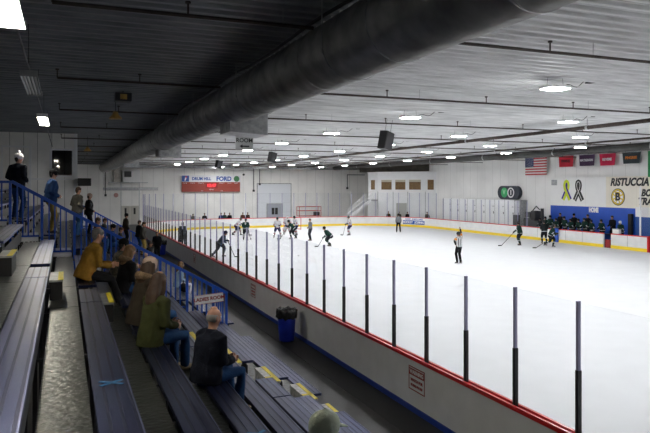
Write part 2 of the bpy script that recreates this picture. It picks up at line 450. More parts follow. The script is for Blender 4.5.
# ------------------------------------------------------------------ duct over the stands
XD, ZD, RD = 3.89, EYE+2.06, .5
t = thing('ventilation_duct', 'huge round grey metal air duct under the ceiling', 'duct', (XD, -4, ZD))
bm = bmesh.new(); tube(bm, (0, 0, 0), (0, 76, 0), RD, n=48); obj('duct_pipe', bm, M_duct, t, True)
for k in range(0, 31):
    y = 1.2+2.45*k; bm = bmesh.new(); prof = [(RD+.0, y-.012), (RD+.013, y-.012), (RD+.013, y+.012), (RD, y+.012)]
    n = 40
    rings = [[bm.verts.new((r*math.cos(2*PI*j/n), yy, r*math.sin(2*PI*j/n))) for j in range(n)] for r, yy in prof]
    for a, b in zip(rings, rings[1:]):
        for j in range(n): bm.faces.new((a[j], a[(j+1) % n], b[(j+1) % n], b[j]))
    obj('seam_ring', bm, M_duct if k % 2 else M_galv, t, True)
for k in range(0, 15):
    y = 2.6+4.9*k; bm = bmesh.new(); n = 24
    pts = [Vector((math.cos(a)*(RD+.02), y, math.sin(a)*(RD+.02))) for a in [PI+.2+(PI-.4)*j/n for j in range(n+1)]]
    for a, b in zip(pts, pts[1:]): bar(bm, a, b, .03, .012)
    tube(bm, pts[0], (pts[0].x, y, ZC-ZD), .009, n=6); tube(bm, pts[-1], (pts[-1].x, y, ZC-ZD), .009, n=6)
    obj('hanger_strap', bm, M_galv, t)
for k, yb in enumerate((15.6+4, 28.2+4, 45+4)):
    bm = bmesh.new()
    prism(bm, [(-.2, -.30), (.75, -.22), (.75, -.78), (-.2, -.72)], 1, yb-.5, yb+.55)
    o = obj('duct_outlet', bm, M_galv, t)
    obj('outlet_grille', B(.745, yb-.42, -.72, .765, yb+.45, -.28), M_duct, o)
# cable running along the duct
cu = bmesh.new(); pr = None
for k in range(0, 60):
    y = -3+k*.9; p = Vector((XD-.38-.03*math.sin(k*.35), y, ZD+.44+.035*math.sin(k*1.05)))
    if pr: tube(cu, pr, p, .03, n=6)
    pr = p
tag(obj('cable', cu, M_black), 'black cable sagging along the top of the big round duct', 'cable')

# ------------------------------------------------------------------ pipes under the ceiling
sp = ['nearest', 'second', 'third', 'fourth', 'fifth', 'sixth', 'seventh', 'eighth', 'ninth', 'tenth', 'eleventh']
for k in range(11):
    Y = 9.0+6.2*k; z = EYE+2.40
    t = thing('sprinkler_pipe', 'rusty brown sprinkler pipe crossing the hall, %s from the camera' % sp[k], 'pipe', (0, Y, z), 0, 'sprinkler pipes crossing under the ceiling')
    for xa_, xb_ in ((-.15, 3.48), (4.30, XW-.3 if k != 9 else 32.5)):
        bm = bmesh.new(); tube(bm, (xa_, 0, 0), (xb_, 0, 0), .028, n=8); obj('pipe_run', bm, M_pipe, t)
    for x in [-.15]+[1.6+3.2*j for j in range(12) if not (k == 9 and j > 8)]:
        b2 = bmesh.new(); tube(b2, (x, 0, 0), (x, 0, .18), .014, n=6); tube(b2, (x, 0, .17), (x, 0, .2), .04, n=8); obj('sprinkler_head', b2, M_pipe, t)
    for x in [3.0+6*j for j in range(5)]:
        b2 = bmesh.new(); tube(b2, (x, 0, 0), (x, 0, ZC-z-.03), .007, n=5); obj('hanger_rod', b2, M_galv, t)
M_dkpipe = mat('dark_grey_pipe', (.06, .06, .058), .5, .3, noise=(3, .3))
for X, z, r, m, lab, nm in ((18.7, 6.7, .075, M_pipe, 'thick rusty main pipe running the length of the ice hall', 'water_main'),
                  (31.5, EYE+2.38, .23, M_dkpipe, 'thick dark grey insulated pipe under the ceiling near the flags', 'insulated_pipe'),
                  (34.5, EYE+2.47, .13, M_pipeg, 'thinner grey pipe between insulated pipe and bench wall', 'insulated_pipe'),
                  (26.5, EYE+2.40, .05, M_pipe, 'slim brown pipe between rusty main and grey insulated pipe', 'conduit_pipe')):
    t = thing(nm, lab, 'pipe', (X, 8, z))
    bm = bmesh.new(); tube(bm, (0, 0, 0), (0, 66 if X < 34 else 50, 0), r, n=16); obj('pipe_run', bm, m, t, True)
    for j in range(8 if X < 34 else 6):
        b2 = bmesh.new(); tube(b2, (0, 3+8*j, 0), (0, 3+8*j, ZC-z-.065), .012, n=6); tube(b2, (0, 2.95+8*j, 0), (0, 3.05+8*j, 0), r+.02, n=16); obj('pipe_clamp', b2, M_galv, t)
for k, Y in enumerate((75.5,)):
    bm = bmesh.new(); z = 6.75
    box(bm, 4.6, Y-.1, z-.14, XW-.05, Y+.1, z-.11); box(bm, 4.6, Y-.1, z+.11, XW-.05, Y+.1, z+.14); box(bm, 4.6, Y-.015, z-.11, XW-.05, Y+.015, z+.11)
    tag(obj('roof_beam', bm, M_galv), 'pale steel roof beam right before the far wall', 'beam')

# ------------------------------------------------------------------ panel lights over the ice
def panel_light(x, y, lab, n):
    z = 6.78
    t = thing('ceiling_light', lab, 'light', (x, y, z), 0, 'panel lights over the ice')
    obj('housing', B(-.30, -.22, 0, .30, .22, .07, bev=.012), M_white2, t)
    obj('diffuser', B(-.28, -.20, -.012, .28, .20, 0), M_lamp, t)
    bm = bmesh.new()
    for sx in (-.25, .25): tube(bm, (sx, 0, .07), (sx*.9, 0, ZC-z-.06), .004, n=5)
    obj('hanging_wire', bm, M_dk, t)
    bm = bmesh.new(); pts = [Vector((.3+1.1*u, .1+.2*u, .04+.28*u+.06*math.sin(u*9))) for u in [q/10 for q in range(11)]]
    for a, b in zip(pts, pts[1:]): tube(bm, a, b, .011, n=5)
    obj('power_cord', bm, M_black, t)
    obj('junction_box', B(1.35, .2, .27, 1.5, .42, .35), M_dk, t)
cols = [(11.0, 12.2), (17.1, 11.3), (22.9, 9.7), (28.8, 8.8)]
nm = ['row beside the duct', 'second row from the duct', 'middle row', 'fourth row from the duct', 'row nearest the bench wall']
for ci, (x, y0) in enumerate(cols):
    n = 0
    for k in range(-3, 10):
        y = y0+7.0*k
        if y < 1 or y > 75: continue
        vis = y/max(x, 1) > .62
        panel_light(x, y, 'bright white panel light over the ice, %s, %s along it' % (nm[ci], (sp+['twelfth', 'thirteenth'])[n]), n); n += 1

# ------------------------------------------------------------------ strip lights over the stands
XL, ZL = -.55, EYE+1.85
t = thing('conduit_pipe', 'thin grey conduit linking the strip lights over the stands', 'pipe', (XL, -2, ZL+.12))
bm = bmesh.new(); tube(bm, (0, 0, 0), (0, 35.8, 0), .016, n=8); obj('pipe_run', bm, M_pipeg, t)
for k in range(9):
    b2 = bmesh.new(); tube(b2, (0, 1+4.2*k, 0), (0, 1+4.2*k, ZC-ZL-.12), .006, n=5); obj('hanger_rod', b2, M_dk, t)
def strip_light(y0, y1, lit, lab):
    t = thing('strip_light', lab, 'light', (XL, y0, ZL), 0, 'strip lights over the stands'); L = y1-y0
    bm = bmesh.new()
    prism(bm, [(-.135, .0), (-.08, .075), (.08, .075), (.135, 0), (.13, -.012), (.075, .06), (-.075, .06), (-.13, -.012)], 1, 0, L)
    obj('reflector', bm, M_galv if not lit else M_white2, t)
    for x in (-.085, -.028, .028, .085):
        b2 = bmesh.new(); tube(b2, (x, .04, .02), (x, L-.04, .02), .019, n=10)
        obj('fluorescent_tube', b2, M_tube if lit else M_white2, t, True)
    for y in (0, L-.03): obj('end_cap', B(-.135, y, -.02, .135, y+.03, .08), M_white2 if lit else M_galv, t)
    b3 = bmesh.new()
    for y in (.3, L-.3): tube(b3, (0, y, .07), (0, y, .13), .012, n=6)
    obj('bracket', b3, M_dk, t)
strip_light(5.6, 8.2, True, 'lit strip light over the stands, nearest the camera')
strip_light(11.6, 14.1, False, 'unlit strip light with grey reflector over the stands')
strip_light(18.3, 20.8, True, 'small lit strip light in front of the white press room')
def low_bay(x, y, z, lab, square=False):
    t = thing('amber_lamp', lab, 'lamp', (x, y, z))
    bm = bmesh.new()
    if square: obj('housing', B(-.22, -.2, -.02, .22, .2, .22, bev=.02), M_dk, t); obj('lens', B(-.09, -.215, .03, .09, -.2, .17), M_amber, t)
    else:
        lathe(bm, [(.001, .18), (.07, .17), (.10, .08), (.18, .0), (.19, -.05), (.17, -.05), (.001, -.03)], 20); obj('shade', bm, M_amber, t, True)
        b2 = bmesh.new(); tube(b2, (0, 0, .16), (0, 0, ZC-z-.03), .012, n=6); obj('stem', b2, M_dk, t)
    if square:
        b2 = bmesh.new(); tube(b2, (0, 0, .2), (0, 0, ZC-z-.03), .012, n=6); obj('stem', b2, M_dk, t)
low_bay(atY(123, 18.5), 18.5, 6.78, 'square black lamp with amber lens under the dark ceiling', True)
low_bay(atY(115.5, 20.5), 20.5, 6.53, 'round amber lamp hanging below the square black lamp')
low_bay(atY(87.5, 36), 36, 6.35, 'small amber lamp hanging right of the white press room')
low_bay(atY(52, 7.3), 7.3, 6.55, 'rusty lamp-shaped plate hanging beside the nearest strip light')  # a rusty hanging plate, built with the lamp shape

# sign hanging by the duct, speakers
ts = thing('hanging_sign', 'grey hanging room sign with arrow under the duct outlet', 'sign', (4.98, 18.6, 5.72))
obj('sign_plate', B(-.27, -.012, -.2, .27, .012, .2), mat('sign_grey', (.62, .63, .62), .5), ts)
text('lettering', 'ROOM', .17, (0, -.014, .07), FACE_Y, M_black, ts, bold=.003)
obj('arrow', prism(bmesh.new(), [(-.15, -.1), (-.06, -.045), (-.06, -.08), (.15, -.08), (.15, -.12), (-.06, -.12), (-.06, -.155)], 1, -.016, -.0125), M_black, ts)
bm = bmesh.new(); tube(bm, (-.22, 0, .2), (-.22, 0, ZC-5.74), .006, n=5); tube(bm, (.22, 0, .2), (.22, 0, ZC-5.74), .006, n=5); obj('hanging_wire', bm, M_galv, ts)
def speaker(x, y, z, lab, s=1.0):
    t = thing('loudspeaker', lab, 'speaker', (x, y, z), 0, 'black loudspeakers hung over the ice'); t.rotation_euler = (.1, .16, .55); t.scale = (s, s, s)
    obj('cabinet', prism(bmesh.new(), [(-.29, -.15), (.29, -.15), (.22, .22), (-.22, .22)], 2, -.35, .35), M_black, t)
    obj('grille', B(-.26, -.165, -.31, .26, -.148, .31), M_dk, t)
    bm = bmesh.new(); tube(bm, (-.2, 0, .35), (-.2, 0, ZC-z), .008, n=5); tube(bm, (.2, 0, .35), (.2, 0, ZC-z), .008, n=5); obj('bracket', bm, M_dk, t)
speaker(11.7, 22.3, EYE+1.82, 'largest hanging black loudspeaker over the ice centre')
speaker(13.0, 41.3, EYE+2.02, 'middle hanging black loudspeaker over the ice', .95)
speaker(12.8, 56.6, EYE+2.02, 'farthest small black loudspeaker above the scoreboard end')

# ------------------------------------------------------------------ scoreboard and far wall fittings
x0, x1 = atY(181.5, YF), atY(239.5, YF)
def zf(px, py, X, Y): return EYE-(py-187)*(X*SN+Y*CS)/638
W = x1-x0; zt = zf(0, 175.5, (x0+x1)/2, YF); zb = zf(0, 191.8, (x0+x1)/2, YF); H = zt-zb
t = thing('scoreboard', 'wide scoreboard with white sponsor strip on far wall', 'scoreboard', ((x0+x1)/2, YF-.02, zb))
M_sbr = mat('scoreboard_red', (.34, .055, .035), .5); M_sbw = mat('sb_white', (.82, .83, .86), .4); M_sblue = mat('logo_blue', (.03, .10, .42), .4)
M_sgreen = mat('logo_green', (.05, .22, .08), .4)
obj('display_panel', B(-W/2, -.25, 0, W/2, 0, H*.60), M_sbr, t)
obj('sponsor_panel', B(-W/2-.05, -.27, H*.60, W/2+.05, 0, H), M_sbw, t)
obj('logo', B(-W/2, -.275, H*.62, -W/2+.85, -.27, H*.98), M_sblue, t)
b2 = bmesh.new(); prism(b2, [(-W/2+.3, H*.68), (-W/2+.45, H*.68), (-W/2+.6, H*.93), (-W/2+.4, H*.93)], 1, -.281, -.276); obj('logo_mark', b2, M_sbw, t)
b2 = bmesh.new(); prism(b2, [(-W/2+.38, H*.86), (-W/2+.62, H*.86), (-W/2+.62, H*.93), (-W/2+.42, H*.93)], 1, -.285, -.282); obj('logo_mark', b2, M_red, t)
b2 = bmesh.new(); tube(b2, (W/2-.45, -.275, H*.8), (W/2-.45, -.268, H*.8), .36, n=24); b2.transform(Matrix.Identity(4)); obj('logo', b2, M_sgreen, t)
text('lettering', 'DRUM HILL', .50, (-W*.17, -.276, H*.79), FACE_Y, M_sblue, t, sx=.92, bold=.02)
text('lettering', 'FORD', .72, (W*.215, -.276, H*.79), FACE_Y, M_sblue, t, bold=.03)
for fx, s, fz in ((-.45, 'HOME', .53), (-.32, 'SHOTS', .53), (-.18, 'PENALTY', .53), (.18, 'PENALTY', .53), (.31, 'SHOTS', .53), (.43, 'GUEST', .53), (-.16, 'PLR', .05), (0, 'PERIOD', .14), (.18, 'PLR', .05)):
    text('lettering', s, .17, (W*fx, -.256, H*fz), FACE_Y, M_sbw, t)
M_led = mat('led_red', (1, .03, .04), .5, emit=1.2)
obj('clock_frame', B(-.75, -.262, H*.20, .75, -.25, H*.56), M_redd, t)
text('clock_digits', '12:47', .5, (0, -.268, H*.38), FACE_Y, M_led, t, bold=.01)

def far_box(px0, px1, py0, py1, name, m, lab, cat, d=.05):
    X0, X1 = atY(px0, YF), atY(px1, YF); Xm = (X0+X1)/2
    return X0, X1, zf(0, py1, Xm, YF), zf(0, py0, Xm, YF)
# big overhead door with a grey door in it
X0, X1, z0, z1 = far_box(257.5, 290.5, 184, 220, '', None, '', '')
t = thing('overhead_door', 'large white overhead door in the far wall right of the scoreboard', 'door', ((X0+X1)/2, YF-.01, 0)); h = (X1-X0)/2
M_dw = mat('door_white', (.80, .83, .87), .4, seams=(2, 1.2, .012, .75))
obj('door_leaf', B(-h, -.05, 0, h, 0, z1), M_dw, t)
b2 = bmesh.new(); box(b2, -h-.1, -.09, 0, -h, 0, z1+.1); box(b2, h, -.09, 0, h+.1, 0, z1+.1); box(b2, -h, -.09, z1, h, 0, z1+.1); obj('door_frame', b2, M_galv, t)
Xa, Xb, _, za = far_box(267, 282, 204, 220, '', None, '', ''); 
t = thing('service_door', 'grey service door with small dark window inside the overhead door', 'door', ((Xa+Xb)/2, YF-.07, 0)); h = (Xb-Xa)/2
obj('door_leaf', B(-h, -.06, 0, h, 0, za), mat('door_grey', (.42, .45, .50), .4), t)
b2 = bmesh.new(); box(b2, -h-.08, -.1, 0, -h, 0, za+.08); box(b2, h, -.1, 0, h+.08, 0, za+.08); box(b2, -h, -.1, za, h, 0, za+.08); obj('door_frame', b2, M_galv, t)
for sx in (-.42, .03): obj('window_pane', B(sx, -.075, .9, sx+.36, -.06, 1.75), M_black, t)
# air handler on shelf
X0, X1, z0, z1 = far_box(122, 139, 170.5, 182, '', None, '', '')
t = thing('air_handler', 'white air handler box on a wall shelf at the duct end', 'air unit', ((X0+X1)/2, YF-.02, z0)); h = (X1-X0)/2; hh = z1-z0
obj('cabinet', B(-h, -1.1, 0, h, -.0, hh, bev=.03), M_white2, t)
obj('intake_grille', B(-h+.15, -1.13, hh*.42, -h+.95, -1.1, hh*.92), M_black, t)
obj('shelf', B(-h-1.5, -1.2, -.1, h+.9, 0, -.02), M_galv, t)
for sx in (-h-.25, h-.15): obj('shelf_leg', B(sx, -1.15, -z0+.0, sx+.1, -1.05, -.1), M_galv, t)
obj('side_box', B(-h-.95, -.4, 0, -h-.02, 0, hh*1.05), mat('dull_metal', (.5, .48, .44), .5, .3, noise=(3, .3)), t)
for px, pa, pb, lab in ((105.5, 166, 195, 'dark vertical pipe on far wall left of the air handler'), (253.5, 168, 190.5, 'dark vertical pipe on the far wall right of scoreboard'), (259.5, 168, 184, 'short dark pipe on wall above the overhead door'), (347, 174.5, 188, 'thin dark pipe on far wall left of the corner booth')):
    X = atY(px, YF); za, zb_ = zf(0, pa, X, YF), zf(0, pb, X, YF)
    bm = bmesh.new(); tube(bm, (X, YF-.1, zb_), (X, YF-.1, min(za, 7.0)), .045, n=8)
    if px in (259.5, 347): tube(bm, (X, YF-.1, min(za, 7.0)-.04), (X+(-.9 if px < 300 else 2.6), YF-.1, min(za, 7.0)-.04), .045, n=8)
    box(bm, X-.12, YF-.16, zb_-.15, X+.12, YF-.01, zb_+.1)
    tag(obj('wall_pipe', bm, M_dk), lab, 'pipe')
X0, X1 = atY(103, YF), atY(158, YF)
tag(obj('cable_tray', B(X0, YF-.12, 4.0, X1, YF-.01, 4.35), M_galv), 'grey horizontal cable tray on far wall under the air handler', 'tray')
t = thing('exit_door', 'cream double exit door below the air handler', 'door', (atY(130, YF), YF-.02, 0))
for k in (0, 1):
    o = obj('door_leaf', B(-1.0+k*1.02, -.05, 0, -.02+k*1.02, 0, 2.2), mat('door_cream', (.55, .53, .48), .5), t); obj('window_pane', B(-.62+k*1.02, -.06, 1.2, -.40+k*1.02, -.05, 1.95), M_black, o)
tag(obj('notice_sign', tube(bmesh.new(), (atY(116, YF), YF-.03, 3.45), (atY(116, YF), YF, 3.45), .26, n=20), mat('notice', (.55, .3, .28), .5)), 'small round reddish notice on the far wall left of exit door', 'sign')
tag(obj('wall_clock', tube(bmesh.new(), (atY(143, YF), YF-.04, 2.95), (atY(143, YF), YF, 2.95), .2, n=20), M_white2), 'small white round clock on the far wall right of exit door', 'clock')
tag(obj('wall_bell', tube(bmesh.new(), (atY(243.5, YF), YF-.15, 5.95), (atY(243.5, YF), YF, 5.95), .13, n=16), M_black), 'small black bell on the wall right of scoreboard', 'bell')
# spare goals rack
M_redp = mat('goal_red', (.55, .03, .03), .4); M_net = mat('net', (.7, .7, .7), .8)
X0, X1, z0, z1 = far_box(299.5, 321, 207.5, 216, '', None, '', ''); Yr = 74.0; s = Yr/YF
t = thing('storage_rack', 'red metal frame rack standing behind the end boards', 'rack', (X0*s, Yr, 0)); Wd = (X1-X0)*s; zt = 1.95
bm = bmesh.new()
for y in (0, 1.0):
    for x in (0, Wd): tube(bm, (x, y, 0), (x, y, zt), .035, n=8)
    for z in (zt, 1.45, .8): tube(bm, (0, y, z), (Wd, y, z), .03, n=8)
for x in (0, Wd):
    for z in (zt, .8): tube(bm, (x, 0, z), (x, 1, z), .03, n=8)
obj('frame', bm, M_redp, t); obj('crate', B(Wd*.75, .1, .84, Wd*.95, .8, 1.3), M_dk, t)

# ------------------------------------------------------------------ corner booth and stairs
A_, B_, C_, D_ = (33.9, 69.3), (34.1, 67.1), (37.7, 62.4), (38.5, 61.4)
t = thing('corner_booth', 'white two storey booth with brown windows in the far corner', 'booth', (0, 0, 0)); ztop = 6.05
poly = [A_, B_, C_, D_, (38.48, 69.3)]
obj('wall_panel', prism(bmesh.new(), poly, 2, 0, ztop), M_white, t)
obj('roof_cap', prism(bmesh.new(), [(33.8, 69.4), (34.0, 67.0), (37.65, 62.25), (38.48, 61.2), (38.48, 69.4)], 2, ztop, ztop+.12), M_white2, t)
def on_wall(a, b, f0, f1, z0, z1, name, m, out=.03, th=.04, par=None):
    a, b = Vector(a), Vector(b); d = b-a; L = d.length; d.normalize(); n = Vector((d.y, -d.x))
    if n.y > 0 and n.x > 0: n = -n
    p, q = a+d*L*f0, a+d*L*f1; poly = [tuple(p+n*out), tuple(q+n*out), tuple(q-n*.0+n*(out-th)), tuple(p+n*(out-th))]
    return obj(name, prism(bmesh.new(), poly, 2, z0, z1), m, par or t)
for f0, f1 in ((.08, .30), (.38, .59), (.67, .91)):
    fr = on_wall(B_, C_, f0-.02, f1+.02, 4.02, 5.30, 'window_frame', M_white2, .03, .04)
    on_wall(B_, C_, f0, f1, 4.1, 5.22, 'brown_blind', M_wood, .045, .02, fr)
    on_wall(B_, C_, f0, f1, 4.98, 5.22, 'valance', mat('valance', (.55, .50, .40), .6), .06, .02, fr)
fr = on_wall(C_, D_, .15, .85, 4.02, 5.3, 'window_frame', M_white2, .03, .04); on_wall(C_, D_, .22, .78, 4.1, 5.22, 'brown_blind', M_wood, .045, .02, fr)
fr = on_wall(A_, B_, .30, .75, 4.02, 5.3, 'window_frame', M_white2, .03, .04); on_wall(A_, B_, .33, .72, 4.1, 5.22, 'brown_blind', M_wood, .045, .02, fr)
d1 = on_wall(B_, C_, .40, .62, 0, 2.55, 'door', mat('door_grey2', (.45, .45, .42), .5), .03, .04)
for f in (.0, .33, .64, 1.0): on_wall(B_, C_, f-.006, f+.006, 0, 3.9, 'wall_joint', M_galv, .012, .02)
on_wall(B_, C_, 0, 1, 3.86, 3.96, 'trim_band', M_white2, .05, .06)
t = thing('wall_shade_block', 'dark brown block painted as wall shade above the corner booth roof', 'wall shade', (0, 0, 0))
obj('panel', prism(bmesh.new(), [(33.2, 70.2), (34.4, 67.9), (37.9, 63.4), (38.45, 62.8), (38.45, 70.2)], 2, 6.18, ZC-.07), M_wallshade, t)  # added dark block, stands in for the shaded wall over the booth
t = thing('staircase', 'white metal stairs rising right to the corner booth', 'stairs', (0, 0, 0))
Yst = 66.6; xa, xb = atY(348, Yst), atY(371, Yst); za, zb2 = .9, 2.95
bm = bmesh.new(); bar(bm, (xa, Yst, za-.1), (xb, Yst, zb2-.1), .06, .38); bar(bm, (xa, Yst+1, za-.1), (xb, Yst+1, zb2-.1), .06, .28); obj('stringer', bm, M_white2, t)
for k in range(14):
    f = (k+.5)/14; x = xa+(xb-xa)*f; z = za+(zb2-za)*f; obj('tread', B(x-.14, Yst, z-.02, x+.14, Yst+1, z+.02), M_galv, t)
for dz in (1.0, .55):
    bm = bmesh.new(); bar(bm, (xa, Yst-.03, za+dz), (xb, Yst-.03, zb2+dz), .05, .06); obj('hand_rail', bm, M_white2, t)
for k in range(5):
    f = k/4; x = xa+(xb-xa)*f; z = za+(zb2-za)*f; obj('rail_post', B(x-.02, Yst-.06, z-.1, x+.02, Yst-.01, z+1.0), M_white2, t)
obj('landing', B(xb, Yst-.05, zb2-.15, 33.8, Yst+1.1, zb2-.02), M_galv, t)
obj('landing_post', B(xa-.2, Yst, 0, xa-.1, Yst+.1, .9), M_white2, t); obj('landing_base', B(xa-1.0, Yst, 0, xa+.05, Yst+1, .78), M_white2, t)

# ------------------------------------------------------------------ right wall: lockers, signs, flags, bench
ys = [atX(p, XW-.9) for p in (443.5, 451.3, 459, 467.2, 476, 485, 494.6, 504.6, 514.3, 519.5)]
M_lock = mat('locker_white', (.92, .93, .94), .35, noise=(1, .04))
lo = ['first', 'second', 'third', 'fourth', 'fifth', 'sixth', 'seventh', 'eighth']
for k, (a, b) in enumerate(zip(ys, ys[1:])):
    last = k == 8
    nmx = 'narrow grey end locker under the dark capsule sign' if last else 'tall white storage locker by the rink boards, %s from the corner booth' % lo[k]
    t = thing('storage_locker', nmx, 'locker', (XW-.9, b, 0), 0, 'row of white lockers'); w_ = a-b
    obj('body', B(.02, .0, 0, .88, w_-.01, 3.22), M_galv if last else M_lock, t)
    o = obj('door', B(0, .03, .05, .02, w_-.04, 3.18), mat('locker_grey', (.55, .56, .60), .4) if last else M_lock, t)
    obj('handle', B(-.03, .12, 1.9, 0, .18, 2.1), M_dk, o); obj('handle', B(-.03, .12, 2.55, 0, .3, 2.62), M_galv, o)
    obj('gap_strip', B(-.004, w_-.04, 0, .02, w_-.01, 3.22), M_dk, t)
# capsule sign
ya, yb = atX(498.5, XW-.3), atX(519.8, XW-.3); ym = (ya+yb)/2; hw = (ya-yb)/2; zc = 3.88; hr = .62
t = thing('capsule_sign', 'dark rounded sign with green badge and white ring above lockers', 'sign', (XW-.30, ym, zc))
def pill(hw, hr, n=14): 
    c = hw-hr; return [(c+hr*math.sin(a), hr*math.cos(a)) for a in [PI*k/n for k in range(n+1)]]+[(-c-hr*math.sin(a), -hr*math.cos(a)) for a in [PI*k/n for k in range(n+1)]]
obj('sign_body', prism(bmesh.new(), pill(hw, hr), 0, -.1, .28), mat('navy_sign', (.012, .02, .04), .35), t)
bm = bmesh.new(); lathe(bm, [(.001, 0), (.46, 0), (.46, .03), (.001, .03)], 28); bm.transform(Matrix.Rotation(-PI/2, 4, 'Y')); o = obj('green_badge', bm, mat('badge_green', (.03, .42, .13), .4), t); o.location = (-.11, .52, 0)
text('badge_letter', 'V', .62, (-.15, .52, .03), FACE_X, mat('badge_light', (.35, .75, .45), .4), t, bold=.02)
bm = bmesh.new(); lathe(bm, [(.36, 0), (.47, 0), (.47, .03), (.36, .03), (.36, 0)], 28); bm.transform(Matrix.Rotation(-PI/2, 4, 'Y')); o = obj('white_ring', bm, M_white2, t); o.location = (-.11, -.42, 0)
obj('ring_mark', B(-.13, -.47, -.22, -.10, -.37, .25), M_white2, t)

# sign wall above the bench
yL, yT, y_end = atX(551, XW-.2), atX(606.5, XW-.2), 20.0
M_panel = mat('sign_wall_white', (.93, .93, .92), .45, noise=(1, .03), seams=(1, 2.44, .012, .85)); M_tan = mat('sign_wall_tan', (.90, .85, .74), .45, noise=(1, .04), seams=(1, 2.44, .012, .85))
M_benchblue = mat('bench_blue', (.012, .09, .55), .45, noise=(1, .08))
tw = thing('bench_wall_sign', 'white and tan sign panel wall with club emblem over blue bench wall', 'sign wall', (XW-.25, 0, 0))
obj('white_panel', B(0, yT, 2.85, .24, yL, 5.18), M_panel, tw); obj('tan_panel', B(0, y_end, 2.85, .24, yT, 5.18), M_tan, tw)
y636 = atX(636, XW-.2)
obj('blue_panel', B(0, y636, 0, .24, yL, 2.85), M_benchblue, tw)
obj('blue_panel', B(0, y_end, 0, .24, y636, 2.25), mat('bench_blue2', (.03, .10, .36), .5), tw); obj('white_band', B(-.01, y_end, 2.25, .24, y636, 2.95), M_white2, tw)
obj('grey_patch', B(-.01, atX(557.5, XW-.2), 4.55, .0, atX(552, XW-.2), 5.0), M_galv, tw)
def wl(s, pxa, pxb, py, size, m, sx=1, shear=.25, bold=.034):
    ya_, yb_ = atX(pxa, XW-.25), atX(pxb, XW-.25); ym_ = (ya_+yb_)/2; z = zf(0, py, XW-.25, ym_)
    o = text('lettering', s, size, (-.012, ym_, z), FACE_X, m, tw, bold=bold, shear=shear)
    wd = max(v.co.x for v in o.data.vertices)-min(v.co.x for v in o.data.vertices); o.scale.x = abs(ya_-yb_)/wd; return o
wl('RISTUCCIA', 610.3, 648.8, 182.3, .78, M_black); wl('BO', 641, 651.5, 193.2, .68, M_black); wl('TRA', 638, 652, 201.7, .68, M_black)
wl('HOME', 589, 598.5, 210.2, .50, M_white2, shear=0)
def ring_at(pxc, py, r0, r1, m, name, lift):
    y = atX(pxc, XW-.25); z = zf(0, py, XW-.25, y); bm = bmesh.new()
    lathe(bm, [(r0, 0), (r1, 0), (r1, .01), (r0, .01), (r0, 0)] if r0 > 0 else [(.001, 0), (r1, 0), (r1, .01), (.001, .01)], 32)
    bm.transform(Matrix.Rotation(-PI/2, 4, 'Y')); o = obj(name, bm, m, tw); o.location = (-lift, y, z); return y, z
M_gold = mat('gold', (.80, .58, .04), .4)
ye, ze = ring_at(618, 197, 0, .64, M_black, 'emblem_disc', .001)
ring_at(618, 197, .50, .585, M_gold, 'emblem_ring', .012); ring_at(618, 197, 0, .47, M_panel, 'emblem_centre', .012)
for k in range(8):
    a = PI/8+k*PI/4; bm = bmesh.new(); box(bm, -.006, -.045, .22, .0, .045, .50); bm.transform(Matrix.Rotation(a, 4, 'X')); o = obj('emblem_spoke', bm, M_gold, tw); o.location = (-.024, ye, ze)
text('emblem_letter', 'B', .80, (-.034, ye, ze), FACE_X, M_gold, tw, bold=.085); text('emblem_letter', 'B', .78, (-.044, ye, ze), FACE_X, M_black, tw, bold=.035)
def ribbon(pxc, pyc, h, mats, name):
    y = atX(pxc, XW-.25); z = zf(0, pyc, XW-.25, y); s = h/2
    P_ = []
    for k in range(41):
        u = k/40
        if u < .36: q = u/.36; a_ = (-.55+.68*q, -1+1.2*q); 
        elif u > .64: q = (1-u)/.36; a_ = (.55-.68*q, -1+1.2*q)
        else:
            q = (u-.36)/.28; th = -.75+(PI+1.5)*q; a_ = (.21*math.cos(th), .56+.36*math.sin(th))
        P_.append(Vector((a_[0]*s, a_[1]*s)))
    for part, (m, wd, lift) in enumerate(mats):
        bm = bmesh.new(); vs = []
        for k, p in enumerate(P_):
            d = (P_[min(k+1, 40)]-P_[max(k-1, 0)]).normalized(); n = Vector((-d.y, d.x)); q = k/40
            l = lift+.006*q
            if isinstance(wd, tuple): c0, c1 = wd
            else: c0, c1 = -wd, wd
            vs.append([bm.verts.new((-l, y-(p+n*c)[0], z+(p+n*c)[1])) for c in (c0, c1)]+[bm.verts.new((-l+.004, y-(p+n*c)[0], z+(p+n*c)[1])) for c in (c1, c0)])
        for a, b in zip(vs, vs[1:]):
            for j in range(4): bm.faces.new((a[j], a[(j+1) % 4], b[(j+1) % 4], b[j]))
        bm.faces.new(vs[0]); bm.faces.new(vs[-1][::-1]); obj(name, bm, m, tw)
M_ry = mat('ribbon_yellow', (.70, .78, .02), .5); M_rb = mat('ribbon_blue', (.03, .02, .30), .5)
ribbon(566.5, 190.5, 1.5, [(M_ry, (-.20, .04), .006), (M_rb, (.04, .20), .006)], 'yellow_blue_ribbon')
ribbon(578.5, 190.8, 1.55, [(M_black, .20, .006), (M_panel, (-.04, .0), .02)], 'black_ribbon')

